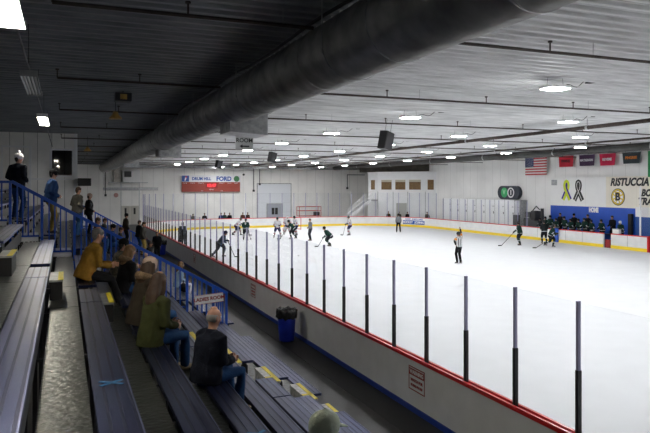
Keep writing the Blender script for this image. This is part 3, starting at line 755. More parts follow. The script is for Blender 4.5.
# flags
def hang(b, t, w_, h):
    for y in (-w_/2+.1, w_/2-.1): tube(b, (0, y, h), (0, y, ZC-.01-t.location.z), .006, n=5)
def cloth(name, lab, px0, px1, py0, py1, X, builder, skew=0):
    ya_, yb_ = atX(px0, X), atX(px1, X); ym_ = (ya_+yb_)/2; z1_ = zf(0, py0, X, ym_); z0_ = zf(0, py1, X, ym_); z1_ = min(z1_, 6.95)
    t = thing(name, lab, 'flag', (X, ym_, z0_)); builder(t, ya_-yb_, z1_-z0_, skew); return t
def sheet(w, h, nx, nz, skew=0, u0=0, u1=1, v0=0, v1=1, off=0):
    bm = bmesh.new(); V = {}
    for side in (0, 1):
        for i in range(nx+1):
            for j in range(nz+1):
                u = u0+(u1-u0)*i/nx; v = v0+(v1-v0)*j/nz
                y = (w/2)-u*w+skew*(1-v)*(u-.5)*-w
                x = .035*math.sin(u*11)*(1-.6*v)-off+side*.008; V[side, i, j] = bm.verts.new((x, y, v*h))
    for side in (0, 1):
        for i in range(nx):
            for j in range(nz): bm.faces.new((V[side, i, j], V[side, i+1, j], V[side, i+1, j+1], V[side, i, j+1]))
    for i in range(nx):
        for j in (0, nz): bm.faces.new((V[0, i, j], V[0, i+1, j], V[1, i+1, j], V[1, i, j]))
    for j in range(nz):
        for i in (0, nx): bm.faces.new((V[0, i, j], V[0, i, j+1], V[1, i, j+1], V[1, i, j]))
    return bm
M_fr = mat('flag_red', (.52, .03, .05), .7); M_fw = mat('flag_white', (.80, .78, .76), .7); M_fb = mat('flag_blue', (.02, .035, .16), .7)
def usa(t, w_, h, sk):
    for k in range(13): obj('stripe', sheet(w_, h, 14, 1, 0, 0, 1, k/13, (k+1)/13), M_fr if k % 2 == 0 else M_fw, t)
    ca = obj('canton', sheet(w_, h, 8, 4, 0, -.004, .4, 6/13, 1.003, .010), M_fb, t)
    bm = bmesh.new()
    for r in range(9):
        for c in range(6 if r % 2 == 0 else 5):
            u = .4*((c+.5)/6 if r % 2 == 0 else (c+1)/6); v = 6/13+7/13*(r+.5)/9; y = w_/2-u*w_; x = .035*math.sin(u*11)*(1-.6*v)-.018
            vs = [bm.verts.new((x, y+R*math.sin(a), v*h+R*math.cos(a))) for a, R in [(PI*q/5, .042 if q % 2 == 0 else .017) for q in range(10)]]; bm.faces.new(vs)
    obj('stars', bm, M_fw, ca)
    b = bmesh.new(); tube(b, (0, -w_/2-.1, h+.03), (0, w_/2+.1, h+.03), .02, n=8); hang(b, t, w_, h); obj('flag_rod', b, M_galv, t)
cloth('national_flag', 'american flag hanging flat high on the bench side wall', 525.3, 547, 156, 175, XW-.25, usa)
def banner(col, tx, tc, s=.3):
    def f(t, w_, h, sk):
        m = mat('banner_%.2f_%.2f_%.2f' % col, col, .7)
        obj('banner_cloth', sheet(w_, h, 8, 4, sk), m, t)
        if tx: text('lettering', tx, s, (-.06, 0, h*.5), FACE_X, tc, t, bold=.012)
        b = bmesh.new(); tube(b, (0, -w_/2-.05, h+.01), (0, w_/2+.05, h+.01), .02, n=8); hang(b, t, w_, h); obj('flag_rod', b, M_galv, t)
    return f
cloth('school_banner', 'red banner with dark lettering next to the american flag', 558.8, 573.6, 154.2, 166.8, XW-.25, banner((.60, .015, .04), 'WWHS', M_black, .30), -.06)
cloth('school_banner', 'dark purple banner with white lettering between two red banners', 579.2, 595.0, 153.2, 165.8, XW-.25, banner((.075, .03, .09), 'MATIGNON', M_white2, .25), -.06)
cloth('school_banner', 'red banner with white lettering right of purple banner', 599.3, 616.0, 151.6, 165.4, XW-.25, banner((.60, .01, .07), 'REVERE', M_white2, .27), -.12)
cloth('school_banner', 'dark green-black banner with orange lettering right of red banners', 622.3, 641.2, 150.8, 163.5, XW-.25, banner((.02, .035, .045), 'PINGREE', mat('orange', (.85, .25, .03), .5), .27), -.12)
cloth('school_banner', 'long green banner at the right end of flag row', 647.8, 668, 148, 176.8, XW-.40, banner((.01, .22, .07), '', None))

# bench platform, bench, equipment
yb0, yb1 = atX(527, 37.2), atX(650, 37.2)
tag(obj('bench_platform', B(36.3, 22, 0, XW-.26, yb0, .42), M_blackrub_shade), 'black raised platform behind the bench boards', 'platform')
yb9 = atX(551, 37.2)
t = thing('players_bench', 'long dark bench behind the players at the boards', 'bench', (37.95, (yb9+30)/2, .42)); Lb = (yb9-30)/2
obj('seat', B(-.18, -Lb, .40, .18, Lb, .45), M_dk, t)
for k in range(7): obj('leg', B(-.14, -Lb+.2+k*(2*Lb-.5)/6, 0, .14, -Lb+.28+k*(2*Lb-.5)/6, .40), M_dk, t)
M_gear = mat('gear_grey', (.055, .06, .065), .5)
yq = atX(535, 37.3)
t = thing('equipment_cart', 'dark equipment cart with cases left of the players bench', 'cart', (37.3, yq, .42)); t.scale = (.85, .85, .85)
obj('frame', prism(bmesh.new(), [(-1.3, .0), (1.2, .0), (1.2, 1.5), (.4, 1.6), (-.4, 1.3), (-1.3, 1.35)], 0, -.4, .4), M_gear, t)
obj('case', B(-.42, .3, 1.6, .3, 1.0, 2.15, bev=.05), M_gear, t); obj('case', B(-.42, -.5, 1.35, .3, .2, 2.3, bev=.08), M_dk, t)
obj('post', B(-.05, -1.15, 0, .12, -.85, 2.55), M_black, t)
b2 = bmesh.new(); tube(b2, (0, .5, 2.15), (0, -.2, 2.75), .06, n=8); tube(b2, (0, -.2, 2.75), (0, -.7, 2.4), .05, n=8); obj('arm', b2, M_gear, t)
for y in (-.9, .9):
    b2 = bmesh.new(); tube(b2, (-.45, y, .12), (-.38, y, .12), .12, n=14); obj('wheel', b2, M_black, t)
tag(obj('equipment_case', B(36.55, atX(505+12.5, 36.6), .0, 36.9, atX(513.2, 36.6), 1.95, bev=.03), M_gear), 'grey upright case in front of the last locker', 'case')
tag(obj('black_pad', B(37.9, atX(632, 38.05), .42, 38.2, atX(629, 38.05), 2.45, bev=.05), M_black), 'tall black pad standing against the blue bench wall', 'pad')
t = thing('water_cooler', 'small white box on the bench boards near the coach', 'box', (XR+.12, atX(617, XR+.15), 1.10)); obj('body', B(-.12, -.28, 0, .14, .28, .3, bev=.02), M_white2, t); obj('lid', B(-.13, -.29, .3, .15, .29, .34), M_galv, t)
# sponsor board on the end boards (follows the curve)
cx, cy = XR-RR, YE-RR
r_in = RR-.062
def arc_sign(px0, px1, z0, z1, name, m, lift=0):
    def ang(px):
        r = (px-325)/638; best = None
        for k in range(2000):
            a = PI/2*k/2000; x = cx+r_in*math.cos(a); y = cy+r_in*math.sin(a)
            rr = (x*CS-y*SN)/(x*SN+y*CS)
            if best is None or abs(rr-r) < best[0]: best = (abs(rr-r), a)
        return best[1]
    a0, a1 = ang(px0), ang(px1); R = r_in-lift; n = 10
    bm = bmesh.new(); vs = []
    for k in range(n+1):
        a = a0+(a1-a0)*k/n; vs.append([bm.verts.new((cx+q*math.cos(a), cy+q*math.sin(a), z)) for q, z in ((R, z0), (R, z1), (R-.006, z1), (R-.006, z0))])
    for a, b in zip(vs, vs[1:]):
        for j in range(4): bm.faces.new((a[j], a[(j+1) % 4], b[(j+1) % 4], b[j]))
    bm.faces.new(vs[0]); bm.faces.new(vs[-1][::-1])
    return obj(name, bm, m), a0, a1
o, a0, a1 = arc_sign(402.5, 425, .28, 1.02, 'sponsor_board', M_white2)
tag(o, 'blue and white hockey advertisement on the curved end boards behind the referee', 'advertisement')
o2, _, _ = arc_sign(403, 424.6, .32, .74, 'blue_band', M_sblue, .007); o2.parent = o
def arc_text(s, z, size, m, f0, f1):
    n = len(s)
    for k, ch in enumerate(s):
        if ch == ' ': continue
        f = f0+(f1-f0)*(k+.5)/n; a = a0+(a1-a0)*f; R = r_in-.022
        text('lettering', ch, size, (cx+R*math.cos(a), cy+R*math.sin(a), z), (PI/2, 0, a-PI/2), m, o, bold=.01)
arc_text('NEW ENGLAND', .87, .24, M_sblue, .12, .9); arc_text('HOCKEY JOURNAL', .53, .34, M_white2, .03, .97)
#INSERT_MORE
# ------------------------------------------------------------------ people
def two_bone(a, t, l1, l2, pole):
    a, t, pole = Vector(a), Vector(t), Vector(pole); d = t-a; D = min(d.length, (l1+l2)*.998); d.normalize(); t = a+d*D
    x = (l1*l1-l2*l2+D*D)/(2*D); h = math.sqrt(max(l1*l1-x*x, 0)); p = pole-d*pole.dot(d)
    if p.length < 1e-4: p = Vector((0, 0, 1))
    return a+d*x+p.normalized()*h, t
def skeleton(ps):
    J = {}; L = math.radians(ps.get('lean', 3)); tw = math.radians(ps.get('twist', 0))
    hz = ps.get('hz', .93); P = Vector((ps.get('px', 0), 0, hz))
    u = Vector((math.sin(L), 0, math.cos(L))); f = Vector((math.cos(L), 0, -math.sin(L))); y = Vector((0, 1, 0))
    R = Matrix.Rotation(tw, 3, u); f, y = R @ f, R @ y
    J['P'] = P; J['u'] = u; J['f'] = f; J['y'] = y
    J['W'] = P+u*.14-f*.0; J['Ch'] = P+u*.33+f*.01; J['S'] = P+u*.46; J['N'] = P+u*.525
    hp = math.radians(ps.get('hpitch', 8)); hy = math.radians(ps.get('hyaw', 0))
    up = (u*.5+Vector((0, 0, 1))).normalized(); J['Nt'] = J['N']+up*.07+f*.01
    hf = Matrix.Rotation(hy, 3, 'Z') @ Vector((1, 0, 0)); hs = Vector((0, 0, 1)).cross(hf)
    rot = Matrix.Rotation(hp, 3, hs); hf = rot @ hf; hu = rot @ Vector((0, 0, 1))
    J['H'] = J['N']+up*.165+hf*.02; J['hf'], J['hs'], J['hu'] = hf, hs, hu
    for s, k in ((1, 'L'), (-1, 'R')):
        J['sh'+k] = J['S']+y*.175*s; J['hip'+k] = P+Vector((0, .09*s, -.01))
        ft = Vector(ps.get('foot'+k, (0.0, .11*s, .08))); kp = Vector(ps.get('kpole', (1, .12*s, .15)))
        J['kn'+k], J['an'+k] = two_bone(J['hip'+k], ft, .44, .43, kp)
        hd = ps.get('hand'+k)
        hd = Vector(hd) if hd is not None else J['sh'+k]+Vector((.10, .05*s, -.50))
        J['el'+k], J['wr'+k] = two_bone(J['sh'+k], hd, .29, .26, ps.get('epole'+k, (-.8, .5*s, -.5)))
        J['fy'+k] = math.radians(ps.get('fyaw', 10)*s)
    return J
def blob(name, bm, m, parent, vox, smooth=2, disp=0):
    o = obj(name, bm, m, parent, True)
    r = o.modifiers.new('join', 'REMESH'); r.mode = 'VOXEL'; r.voxel_size = vox; r.use_smooth_shade = True
    if smooth:
        q = o.modifiers.new('smooth', 'SMOOTH'); q.factor = .5; q.iterations = smooth
    if disp:
        tx = bpy.data.textures.get('folds') or bpy.data.textures.new('folds', 'CLOUDS'); tx.noise_scale = .13
        d = o.modifiers.new('folds', 'DISPLACE'); d.texture = tx; d.strength = disp; d.mid_level = .5; d.texture_coords = 'LOCAL'
    return o
def hand(bm, J, k, s, curl=.5):
    w_ = J['wr'+k]; d = (w_-J['el'+k]).normalized(); side = J['f'] if abs(d.dot(J['f'])) < .8 else J['u']
    side = (side-d*side.dot(d)).normalized(); n = d.cross(side).normalized()
    if n.dot(J['y'])*s > 0: n = -n       # palm faces the body
    loft(bm, [w_-d*.02, w_+d*.03, w_+d*.085], [(.024, .017), (.036, .015), (.042, .013)], side)
    for j, (o_, l) in enumerate(((-.033, .060), (-.011, .072), (.011, .068), (.032, .054))):
        a = w_+d*.085+side*-o_; b = a+d*l*.5+n*l*.25*curl+side*(-o_*.15); c = b+d*l*.42*(1-curl*.6)+n*l*.5*curl
        loft(bm, [a, b, c], [.0095, .0088, .0075], side, 8)
    a = w_+d*.02+side*.03; b = a+d*.035+side*.028+n*.01; c = b+d*.034+side*.004+n*.016
    loft(bm, [a, b, c], [.013, .011, .009], n, 8)
def head(bm, J, sc=1):
    H, f, s, u = J['H'], J['hf'], J['hs'], J['hu']
    prof = [(-.112, .048, .026, .030), (-.095, .035, .048, .050), (-.06, .018, .060, .075), (-.02, .006, .068, .088), (.02, .0, .073, .094), (.055, -.004, .074, .094), (.085, -.008, .064, .080), (.108, -.010, .040, .052)]
    loft(bm, [H+u*(z*sc)+f*(x*sc) for z, x, a, b in prof], [(a*sc, b*sc) for z, x, a, b in prof], s, 18)
    loft(bm, [H+u*.025+f*.088, H+u*-.002+f*.100, H+u*-.022+f*.112], [(.009, .009), (.011, .011), (.016, .012)], s, 8)   # nose
    loft(bm, [H+u*.040+f*.084-s*.035, H+u*.044+f*.090, H+u*.040+f*.084+s*.035], [.010, .011, .010], u, 8)           # brow
    for q in (1, -1):
        loft(bm, [H+s*q*.074+u*.022-f*.008, H+s*q*.080-f*.012, H+s*q*.074-u*.030-f*.002], [(.013, .008), (.018, .009), (.009, .007)], s.cross(u), 8)
        loft(bm, [H+s*q*.035+u*-.012+f*.066, H+s*q*.045+u*-.03+f*.06], [.022, .020], u, 8)
    loft(bm, [H+u*-.100+f*.052, H+u*-.105+f*.070], [.020, .016], s, 8)
def face(J, root, sc=1):
    H, f, s, u = J['H'], J['hf'], J['hs'], J['hu']
    for q in (1, -1):
        b = bmesh.new(); ball(b, H+f*.083+s*q*.031+u*.016, .0125, 10); e = obj('eye', b, M_eye, root, True)
        b = bmesh.new(); ball(b, H+f*.0905+s*q*.031+u*.016, .0065, 8); obj('iris', b, M_iris, e, True)
    b = bmesh.new(); loft(b, [H+f*.086+u*-.052-s*.023, H+f*.094+u*-.054, H+f*.086+u*-.052+s*.023], [.004, .007, .004], u, 8); obj('mouth', b, M_lip, root, True)
def body(J, root, vox, m=M_skin, hands=True, curl=.5):
    b = bmesh.new(); P, u, f, y = J['P'], J['u'], J['f'], J['y']
    loft(b, [P-u*.04, J['W'], J['Ch'], J['S']-u*.01, J['S']+u*.035], [(.135, .09), (.115, .085), (.135, .095), (.15, .075), (.07, .06)], y, 16)
    loft(b, [J['N']-u*.04, J['Nt'], J['H']-J['hu']*.06-J['hf']*.012], [.062, .053, .054], y, 12)
    for k, s in (('L', 1), ('R', -1)):
        loft(b, [J['sh'+k], (J['sh'+k]+J['el'+k])/2, J['el'+k], (J['el'+k]*.65+J['wr'+k]*.35), J['wr'+k]], [.052, .043, .036, .036, .025], J['f'], 10)
        loft(b, [J['hip'+k], J['hip'+k].lerp(J['kn'+k], .5), J['kn'+k], J['kn'+k].lerp(J['an'+k], .3), J['an'+k]], [.078, .068, .050, .052, .036], y, 12)
        a = J['an'+k]; fd = Vector((math.cos(J['fy'+k]), math.sin(J['fy'+k]), 0))
        loft(b, [a-fd*.04+Vector((0, 0, -.04)), a+fd*.06+Vector((0, 0, -.045)), a+fd*.14+Vector((0, 0, -.055))], [(.032, .03), (.038, .028), (.03, .018)], Vector((0, 0, 1)).cross(fd), 10)
        if hands: hand(b, J, k, s, curl)
    head(b, J); return blob('body', b, m, root, vox, 1)
def jacket(J, root, m, vox, fat=1.0, hem=-.10, collar=True, hood=None, name='jacket', disp=.02):
    b = bmesh.new(); P, u, f, y = J['P'], J['u'], J['f'], J['y']; F = fat
    loft(b, [P+u*hem, P+u*.02, J['W'], J['Ch'], J['S']-u*.015, J['S']+u*.035], [(.185*F, .145*F), (.185*F, .145*F), (.17*F, .135*F), (.19*F, .14*F), (.185*F, .115*F), (.11, .085)], y, 18, False)
    if collar: loft(b, [J['N']-u*.05, J['N']+u*.03], [(.095, .085), (.078, .075)], y, 14, False)
    for k in 'LR':
        w_ = J['wr'+k]; e = J['el'+k]; sh = J['sh'+k]
        loft(b, [sh-y*(.05 if k == 'L' else -.05), sh, sh.lerp(e, .5), e, e.lerp(w_, .5), w_-(w_-e).normalized()*.01], [.075*F, .082*F, .068*F, .060*F, .052*F, .043*F], f, 12)
    o = blob(name, b, m, root, vox, 2, disp)
    if hood:
        h = bmesh.new(); c = J['N']+u*.02-f*.085
        loft(h, [c+y*.10+f*.07, c+y*.085-f*.01, c-f*.045, c-y*.085-f*.01, c-y*.10+f*.07], [(.05, .045), (.06, .06), (.068, .07), (.06, .06), (.05, .045)], u, 12)
        blob('hood', h, hood, root, vox, 2, disp)
    return o
def trousers(J, root, m, vox, fat=1.0, name='trousers', disp=.012):
    b = bmesh.new(); P, u, y = J['P'], J['u'], J['y']; F = fat
    loft(b, [P-u*.07, P+u*.03], [(.155*F, .115*F), (.155*F, .115*F)], y, 16)
    for k in 'LR':
        hp, kn, an = J['hip'+k], J['kn'+k], J['an'+k]
        loft(b, [hp, hp.lerp(kn, .5), kn, kn.lerp(an, .45), an.lerp(kn, .02)], [.098*F, .088*F, .070*F, .066*F, .060*F], y, 12)
    return blob(name, b, m, root, vox, 2, disp)
def shoes(J, root, m, sole=None):
    for k in 'LR':
        a = J['an'+k]; fd = Vector((math.cos(J['fy'+k]), math.sin(J['fy'+k]), 0)); z = Vector((0, 0, 1)); sd = z.cross(fd); b = bmesh.new()
        g = a-z*a.z+z*(a.z-.08)
        loft(b, [g-fd*.06+z*.035, g+z*.045, g+fd*.08+z*.038, g+fd*.155+z*.028], [(.036, .032), (.042, .04), (.046, .034), (.036, .024)], sd, 12)
        loft(b, [g+z*.04, a+z*.03], [.045, .045], sd, 10); blob('shoe', b, m, root, .014, 1)
def cap_of(bm, J, z0, k=1.0, n=18, top=.125, low=-.0, back=0.0):   # dome over the head above z0
    H, f, s, u = J['H'], J['hf'], J['hs'], J['hu']
    zs = [z0+(top-z0)*q for q in (0, .3, .55, .75, .9, 1)]; rr = [(.081, .102), (.082, .103), (.076, .096), (.062, .079), (.042, .054), (.012, .016)]
    loft(bm, [H+u*z+f*(-.006-back) for z in zs], [(a*k, b*k) for a, b in rr], s, n, True)
def hair(J, root, m, style='short', vox=.014):
    H, f, s, u = J['H'], J['hf'], J['hs'], J['hu']; b = bmesh.new()
    if style == 'bald':
        loft(b, [H-u*.055-f*.030, H-u*.02-f*.022, H+u*.02-f*.017, H+u*.05-f*.018], [(.060, .062), (.077, .082), (.080, .088), (.074, .080)], s, 18, False)
    else:
        cap_of(b, J, .035, 1.03, top=.128)
        loft(b, [H+u*.06-f*.045, H+u*0-f*.045, H-u*.045-f*.05, H-u*.08-f*.045], [(.077, .062), (.078, .062), (.066, .05), (.045, .03)], s, 14)
        if style == 'long':
            loft(b, [H+u*.05-f*.03, H-u*.06-f*.055, H-u*.16-f*.085, H-u*.26-f*.10, H-u*.33-f*.095], [(.088, .085), (.098, .08), (.11, .06), (.10, .045), (.06, .03)], s, 16)
            for q in (1, -1): loft(b, [H+s*q*.075+u*.02, H+s*q*.083-u*.08+f*.01, H+s*q*.085-u*.18+f*.0], [(.03, .045), (.035, .04), (.025, .03)], u.cross(s), 10)
        if style == 'pony': loft(b, [H+u*.03-f*.10, H-u*.03-f*.14, H-u*.16-f*.13, H-u*.26-f*.11], [.03, .04, .04, .02], s, 10)
    return blob('hair', b, m, root, vox, 1, .015 if style == 'long' else .006)
def hat(J, root, m, kind='beanie', pom=None, vox=.014):
    b = bmesh.new(); cap_of(b, J, .030, 1.10, top=.145)
    if kind == 'beanie': cap_of(b, J, .02, 1.16, top=.06) if False else loft(b, [J['H']+J['hu']*.022, J['H']+J['hu']*.062], [(.090, .112), (.090, .112)], J['hs'], 18)
    o = blob(kind, b, m, root, vox, 1)
    H, f, s, u = J['H'], J['hf'], J['hs'], J['hu']
    if kind == 'cap':
        v = bmesh.new(); loft(v, [H+f*.085+u*.045, H+f*.135+u*.038, H+f*.170+u*.026], [(.072, .008), (.068, .007), (.045, .006)], s, 14); obj('visor', v, m, root, True)
        v = bmesh.new(); ball(v, H+u*.148-f*.006, .010, 8); obj('button', v, m, root, True)
    if pom:
        v = bmesh.new(); ball(v, H+u*.175-f*.01, .035, 12); obj('pompom', v, pom, root, True)
    return o
SIT = dict(hz=.10+.43, footL=(.37, .12, .08), footR=(.36, -.12, .08), handL=(.34, .10, .62), handR=(.34, -.10, .62), lean=12)
def person(name, lab, loc, rotz, pose, top, leg, vox=.016, scale=1.0, hairm=None, hstyle='short', hatm=None, hkind='beanie', pom=None, fat=1.0, hood=None, shoe=None, group=None, detail=True, hem=-.10):
    t = thing(name, lab, 'person', loc, rotz, group); t.scale = (scale,)*3
    J = skeleton(pose); body(J, t, .011 if detail and vox < .02 else vox, curl=pose.get('curl', .5))
    jacket(J, t, top, vox, fat, hood=hood, hem=hem, disp=.02 if detail else 0); trousers(J, t, leg, vox, disp=.012 if detail else 0); shoes(J, t, shoe or M_black)
    if detail: face(J, t)
    if hairm: hair(J, t, hairm, hstyle, max(vox*.9, .012))
    if hatm: hat(J, t, hatm, hkind, pom, max(vox*.9, .012))
    return t, J
def seat_pos(i, y, dx=0): return (RX[i]-.16+dx, y, RZ[i]-.43)
F = lambda n, c, r=.85: mat(n, tuple(q*.72 for q in c), r, noise=(14, .18), bump=(60, .25), spec=.12)
mustard = F('mustard_canvas', (.30, .165, .025)); navy = F('navy_fleece', (.010, .012, .022)); blackc = F('black_cloth', (.012, .012, .014))
denim = F('denim', (.028, .085, .22)); olive = F('olive_coat', (.048, .054, .018)); brownf = F('brown_fur', (.12, .07, .03)); plaid = F('dark_brown_coat', (.045, .035, .025))
fur = mat('fur_trim', (.20, .13, .07), .95, noise=(40, .5), bump=(90, .8)); h_brown = mat('hair_brown', (.040, .017, .006), .6, noise=(30, .4, (1, 1, .15)), bump=(80, .4, (1, 1, .1)))
h_blond = mat('hair_blond', (.20, .11, .045), .6, noise=(30, .4, (1, 1, .15)), bump=(80, .4, (1, 1, .1))); h_grey = mat('hair_grey', (.13, .125, .12), .6, noise=(40, .4)); h_white = mat('hair_white', (.24, .23, .22), .6, noise=(40, .2)); h_dark = mat('hair_dark', (.02, .014, .01), .6)
pinkhat = F('cream_pink_wool', (.62, .46, .38)); whitewool = F('white_wool', (.95, .92, 1.0)); bluejk = F('navy_blue_jacket', (.02, .055, .16)); khaki = F('khaki_cloth', (.38, .27, .07)); greyc = F('grey_coat', (.085, .08, .07)); paleblue = F('pale_blue_jacket', (.35, .50, .68)); greencap = F('grey_green_cap', (.72, .80, .64)); reddish = F('rust_cloth', (.14, .05, .025)); tanshoe = F('tan_suede', (.42, .33, .22)); scarfb = F('bright_blue_cloth', (.03, .06, .55)); camo_m = mat('mottled_coat', (.10, .09, .06), .85, noise=(18, .8))
A = dict
# seated spectators, near to far
p, J = person('person', 'balding man with grey side hair in a navy jacket and jeans on lower plank', seat_pos(4, 7.85, -.08), .38, A(SIT, lean=9, hyaw=5, hpitch=8, footL=(.44, .11, .08), footR=(.40, -.13, .08), handL=(.36, .06, .66), handR=(.33, -.08, .66)), navy, denim, hairm=h_white, hstyle='bald', fat=1.28, shoe=tanshoe, scale=.995)
p, J = person('person', 'woman with long brown hair in an olive green hooded coat and jeans', seat_pos(5, 8.45), .42, A(SIT, lean=10, hyaw=12, hpitch=10, footL=(.42, .12, .08), footR=(.50, -.02, .08), handL=(.32, .05, .66), handR=(.30, -.12, .64)), olive, denim, hairm=h_brown, hstyle='long', fat=1.12, shoe=tanshoe, hem=-.14)
p, J = person('person', 'person in cream knit hat and brown fur hooded coat behind the olive coat', seat_pos(5, 9.78, .0), .30, A(SIT, lean=13, hyaw=10, hpitch=10, footL=(.5, .12, .08), footR=(.5, -.12, .08)), plaid, denim, hairm=h_brown, hstyle='long', hatm=pinkhat, fat=1.2, hood=fur, hem=-.14, scale=1.05)
p, J = person('person', 'grey haired man in a mustard jacket and black trousers above the stepped aisle', seat_pos(6, 12.0), .18, A(SIT, lean=20, hyaw=8, hpitch=10, footL=(.62, .12, .05), footR=(.55, -.14, .0), handL=(.46, .05, .66), handR=(.42, -.02, .64)), mustard, blackc, hairm=h_grey, fat=1.16, scale=1.02)
p, J = person('person', 'woman with long blond hair and pale collar in a black coat', seat_pos(5, 12.75), .3, A(SIT, lean=12, hyaw=-5, footL=(.45, .12, .08), footR=(.42, -.12, .08)), blackc, denim, hairm=h_blond, hstyle='long', fat=1.1, hood=fur)
p, J = person('person', 'person in wide black hat and dark mottled coat seated at the near railing', seat_pos(5, 14.4), .3, A(SIT, lean=14, hyaw=-5, handL=(.42, .05, .7), handR=(.42, -.05, .7)), camo_m, denim, hairm=h_dark, hatm=blackc, fat=1.15)
p, J = person('person', 'person in a grey-green cap at the bottom edge, seen from behind', seat_pos(4, 3.82, -.18), .2, A(SIT, lean=2, hyaw=10, hpitch=6), greyc, denim, hairm=h_grey, hatm=greencap, hkind='cap', fat=1.1, scale=1.02)
p, J = person('person', 'woman with blond hair in a pale blue jacket beyond the near railing', seat_pos(1, 23.0), 0, A(SIT, lean=10, hyaw=-15), paleblue, whitewool, vox=.022, hairm=h_blond, hstyle='long', fat=1.1)
for lab, i, y, top, hm, hs, ht in (
    ('brown haired person in rust top peering over the middle of the near railing', 5, 24.8, reddish, h_brown, 'short', None),
    ('person with brown hair seated just right of the rust top spectator', 4, 32.5, greyc, h_brown, 'short', None),
    ('person in a black knit hat and dark blue coat beyond the railing', 4, 27.0, bluejk, h_dark, 'short', blackc),
    ('brown haired person in grey coat seated low beyond the railing', 3, 31.4, greyc, h_brown, 'short', None),
    ('blond child in cream hat behind the railing near the dark bench', 3, 21.2, greyc, h_blond, 'short', pinkhat)):
    person('person', lab, seat_pos(i, y), 0, A(SIT, lean=8, hyaw=-10), top, denim, vox=.026, hairm=hm, hstyle=hs, hatm=ht, detail=False, scale=.82 if 'child' in lab else 1.0)
# standing on the far block
STAND = dict(hz=.93, lean=3, footL=(.02, .11, .08), footR=(-.02, -.11, .08))
person('person', 'man in white pompom hat and black jacket standing at the top of railing', (RX[8]-.24, 18.55, RZ[8]), 1.0, A(STAND, hpitch=5, hyaw=-40, handL=(.17, .16, 1.02), handR=(.17, -.16, 1.02)), navy, bluejk, vox=.02, hairm=h_dark, hatm=whitewool, pom=whitewool, fat=1.12)
person('person', 'man in dark cap, blue jacket and khaki trousers standing in front of booth window', (RX[7]-.13, 18.9, RZ[7]), .25, A(STAND, hpitch=8, lean=6, handL=(.17, .16, 1.02), handR=(.17, -.16, 1.02)), bluejk, khaki, vox=.02, hairm=h_dark, hatm=blackc, fat=1.22, scale=.99)
person('person', 'man in grey coat standing left of the dark coated woman by booth corner', (RX[6]-.11, 22.6, RZ[6]), .5, A(STAND, hpitch=8, handL=(.15, .16, 1.0), handR=(.15, -.16, 1.0)), greyc, denim, vox=.022, hairm=h_brown, fat=1.2, scale=.94)
person('person', 'woman in black coat and pale knit hat standing right of the grey coat', (RX[5]-.25, 29.0, RZ[5]), .2, A(STAND, hpitch=10, handL=(.15, .16, 1.0), handR=(.15, -.16, 1.0)), blackc, blackc, vox=.024, hairm=h_brown, hatm=pinkhat, fat=1.25, detail=False)
for lab, x, y, top, leg, hm, ht, r in (
    ('person in dark puffy coat and hat standing highest before the exit door', RX[2]-.14, 36.3, plaid, blackc, h_dark, blackc, .2),
    ('brown haired person in dark coat in standing group left of the tan trousers', RX[1]-.14, 36.2, blackc, denim, h_brown, None, .3),
    ('person in dark grey coat and tan trousers standing on lower far planks', RX[1]-.10, 34.5, greyc, khaki, h_brown, None, -.3),
    ('person all in black standing on lower planks nearest the suited man', RX[1]-.12, 32.3, blackc, blackc, h_dark, None, -.5),
    ('dark haired man in black suit and white shirt walking beside the rink boards', atY(157.5, 39.5), 39.5, blackc, blackc, h_dark, None, -1.9)):
    person('person', lab, (x, y, 0 if 'suit' in lab else (RZ[2] if y == 36.3 else RZ[1])), r, A(STAND, lean=14 if 'suit' in lab else 4), top, leg, vox=.03, hairm=hm, hatm=ht, detail=False, fat=1.15)
hds = ['person in grey behind end boards, leftmost under the scoreboard', 'person with dark cap behind end boards under scoreboard left half', 'person in blue behind the end boards under scoreboard middle', 'person in green close to the blue one behind end boards', 'person in black behind the end boards under the scoreboard right end', 'person in dark red behind end boards left of overhead door', 'person in dark coat nearest the overhead door behind end boards']
tops = [greyc, blackc, bluejk, F('far_green', (.05, .10, .08)), blackc, reddish, plaid]
for px, lab, top in zip((193, 204.5, 221, 224.5, 229.5, 242.7, 247.6), hds, tops):
    Y = 67.3; X = atY(px, Y)
    if px in (224.5,): Y = 67.9
    if X < 14.8: Y = YE-RR+math.sqrt(max((RR+1.1)**2-(X-XN-RR)**2, 0))
    person('person', lab, (atY(px, Y), Y, 0), -PI/2, A(STAND, hpitch=10), top, blackc, vox=.035, hairm=h_dark, detail=False, scale=.95 if px > 200 else .93)
for x, y, lab, top in ((34.35, 64.9, 'person in dark brown coat behind the end boards left of the booth door', plaid), (35.1, 63.75, 'person with brown hair standing in the booth door', greyc), (35.75, 63.0, 'person in black jacket right of the booth door', blackc), (36.85, 60.6, 'person in grey sweater standing right of the corner booth', greyc)):
    person('person', lab, (x, y, 0), -2.4, A(STAND, hpitch=8), top, blackc, vox=.035, hairm=h_brown, detail=False, scale=.93 if 'door' in lab else .97)

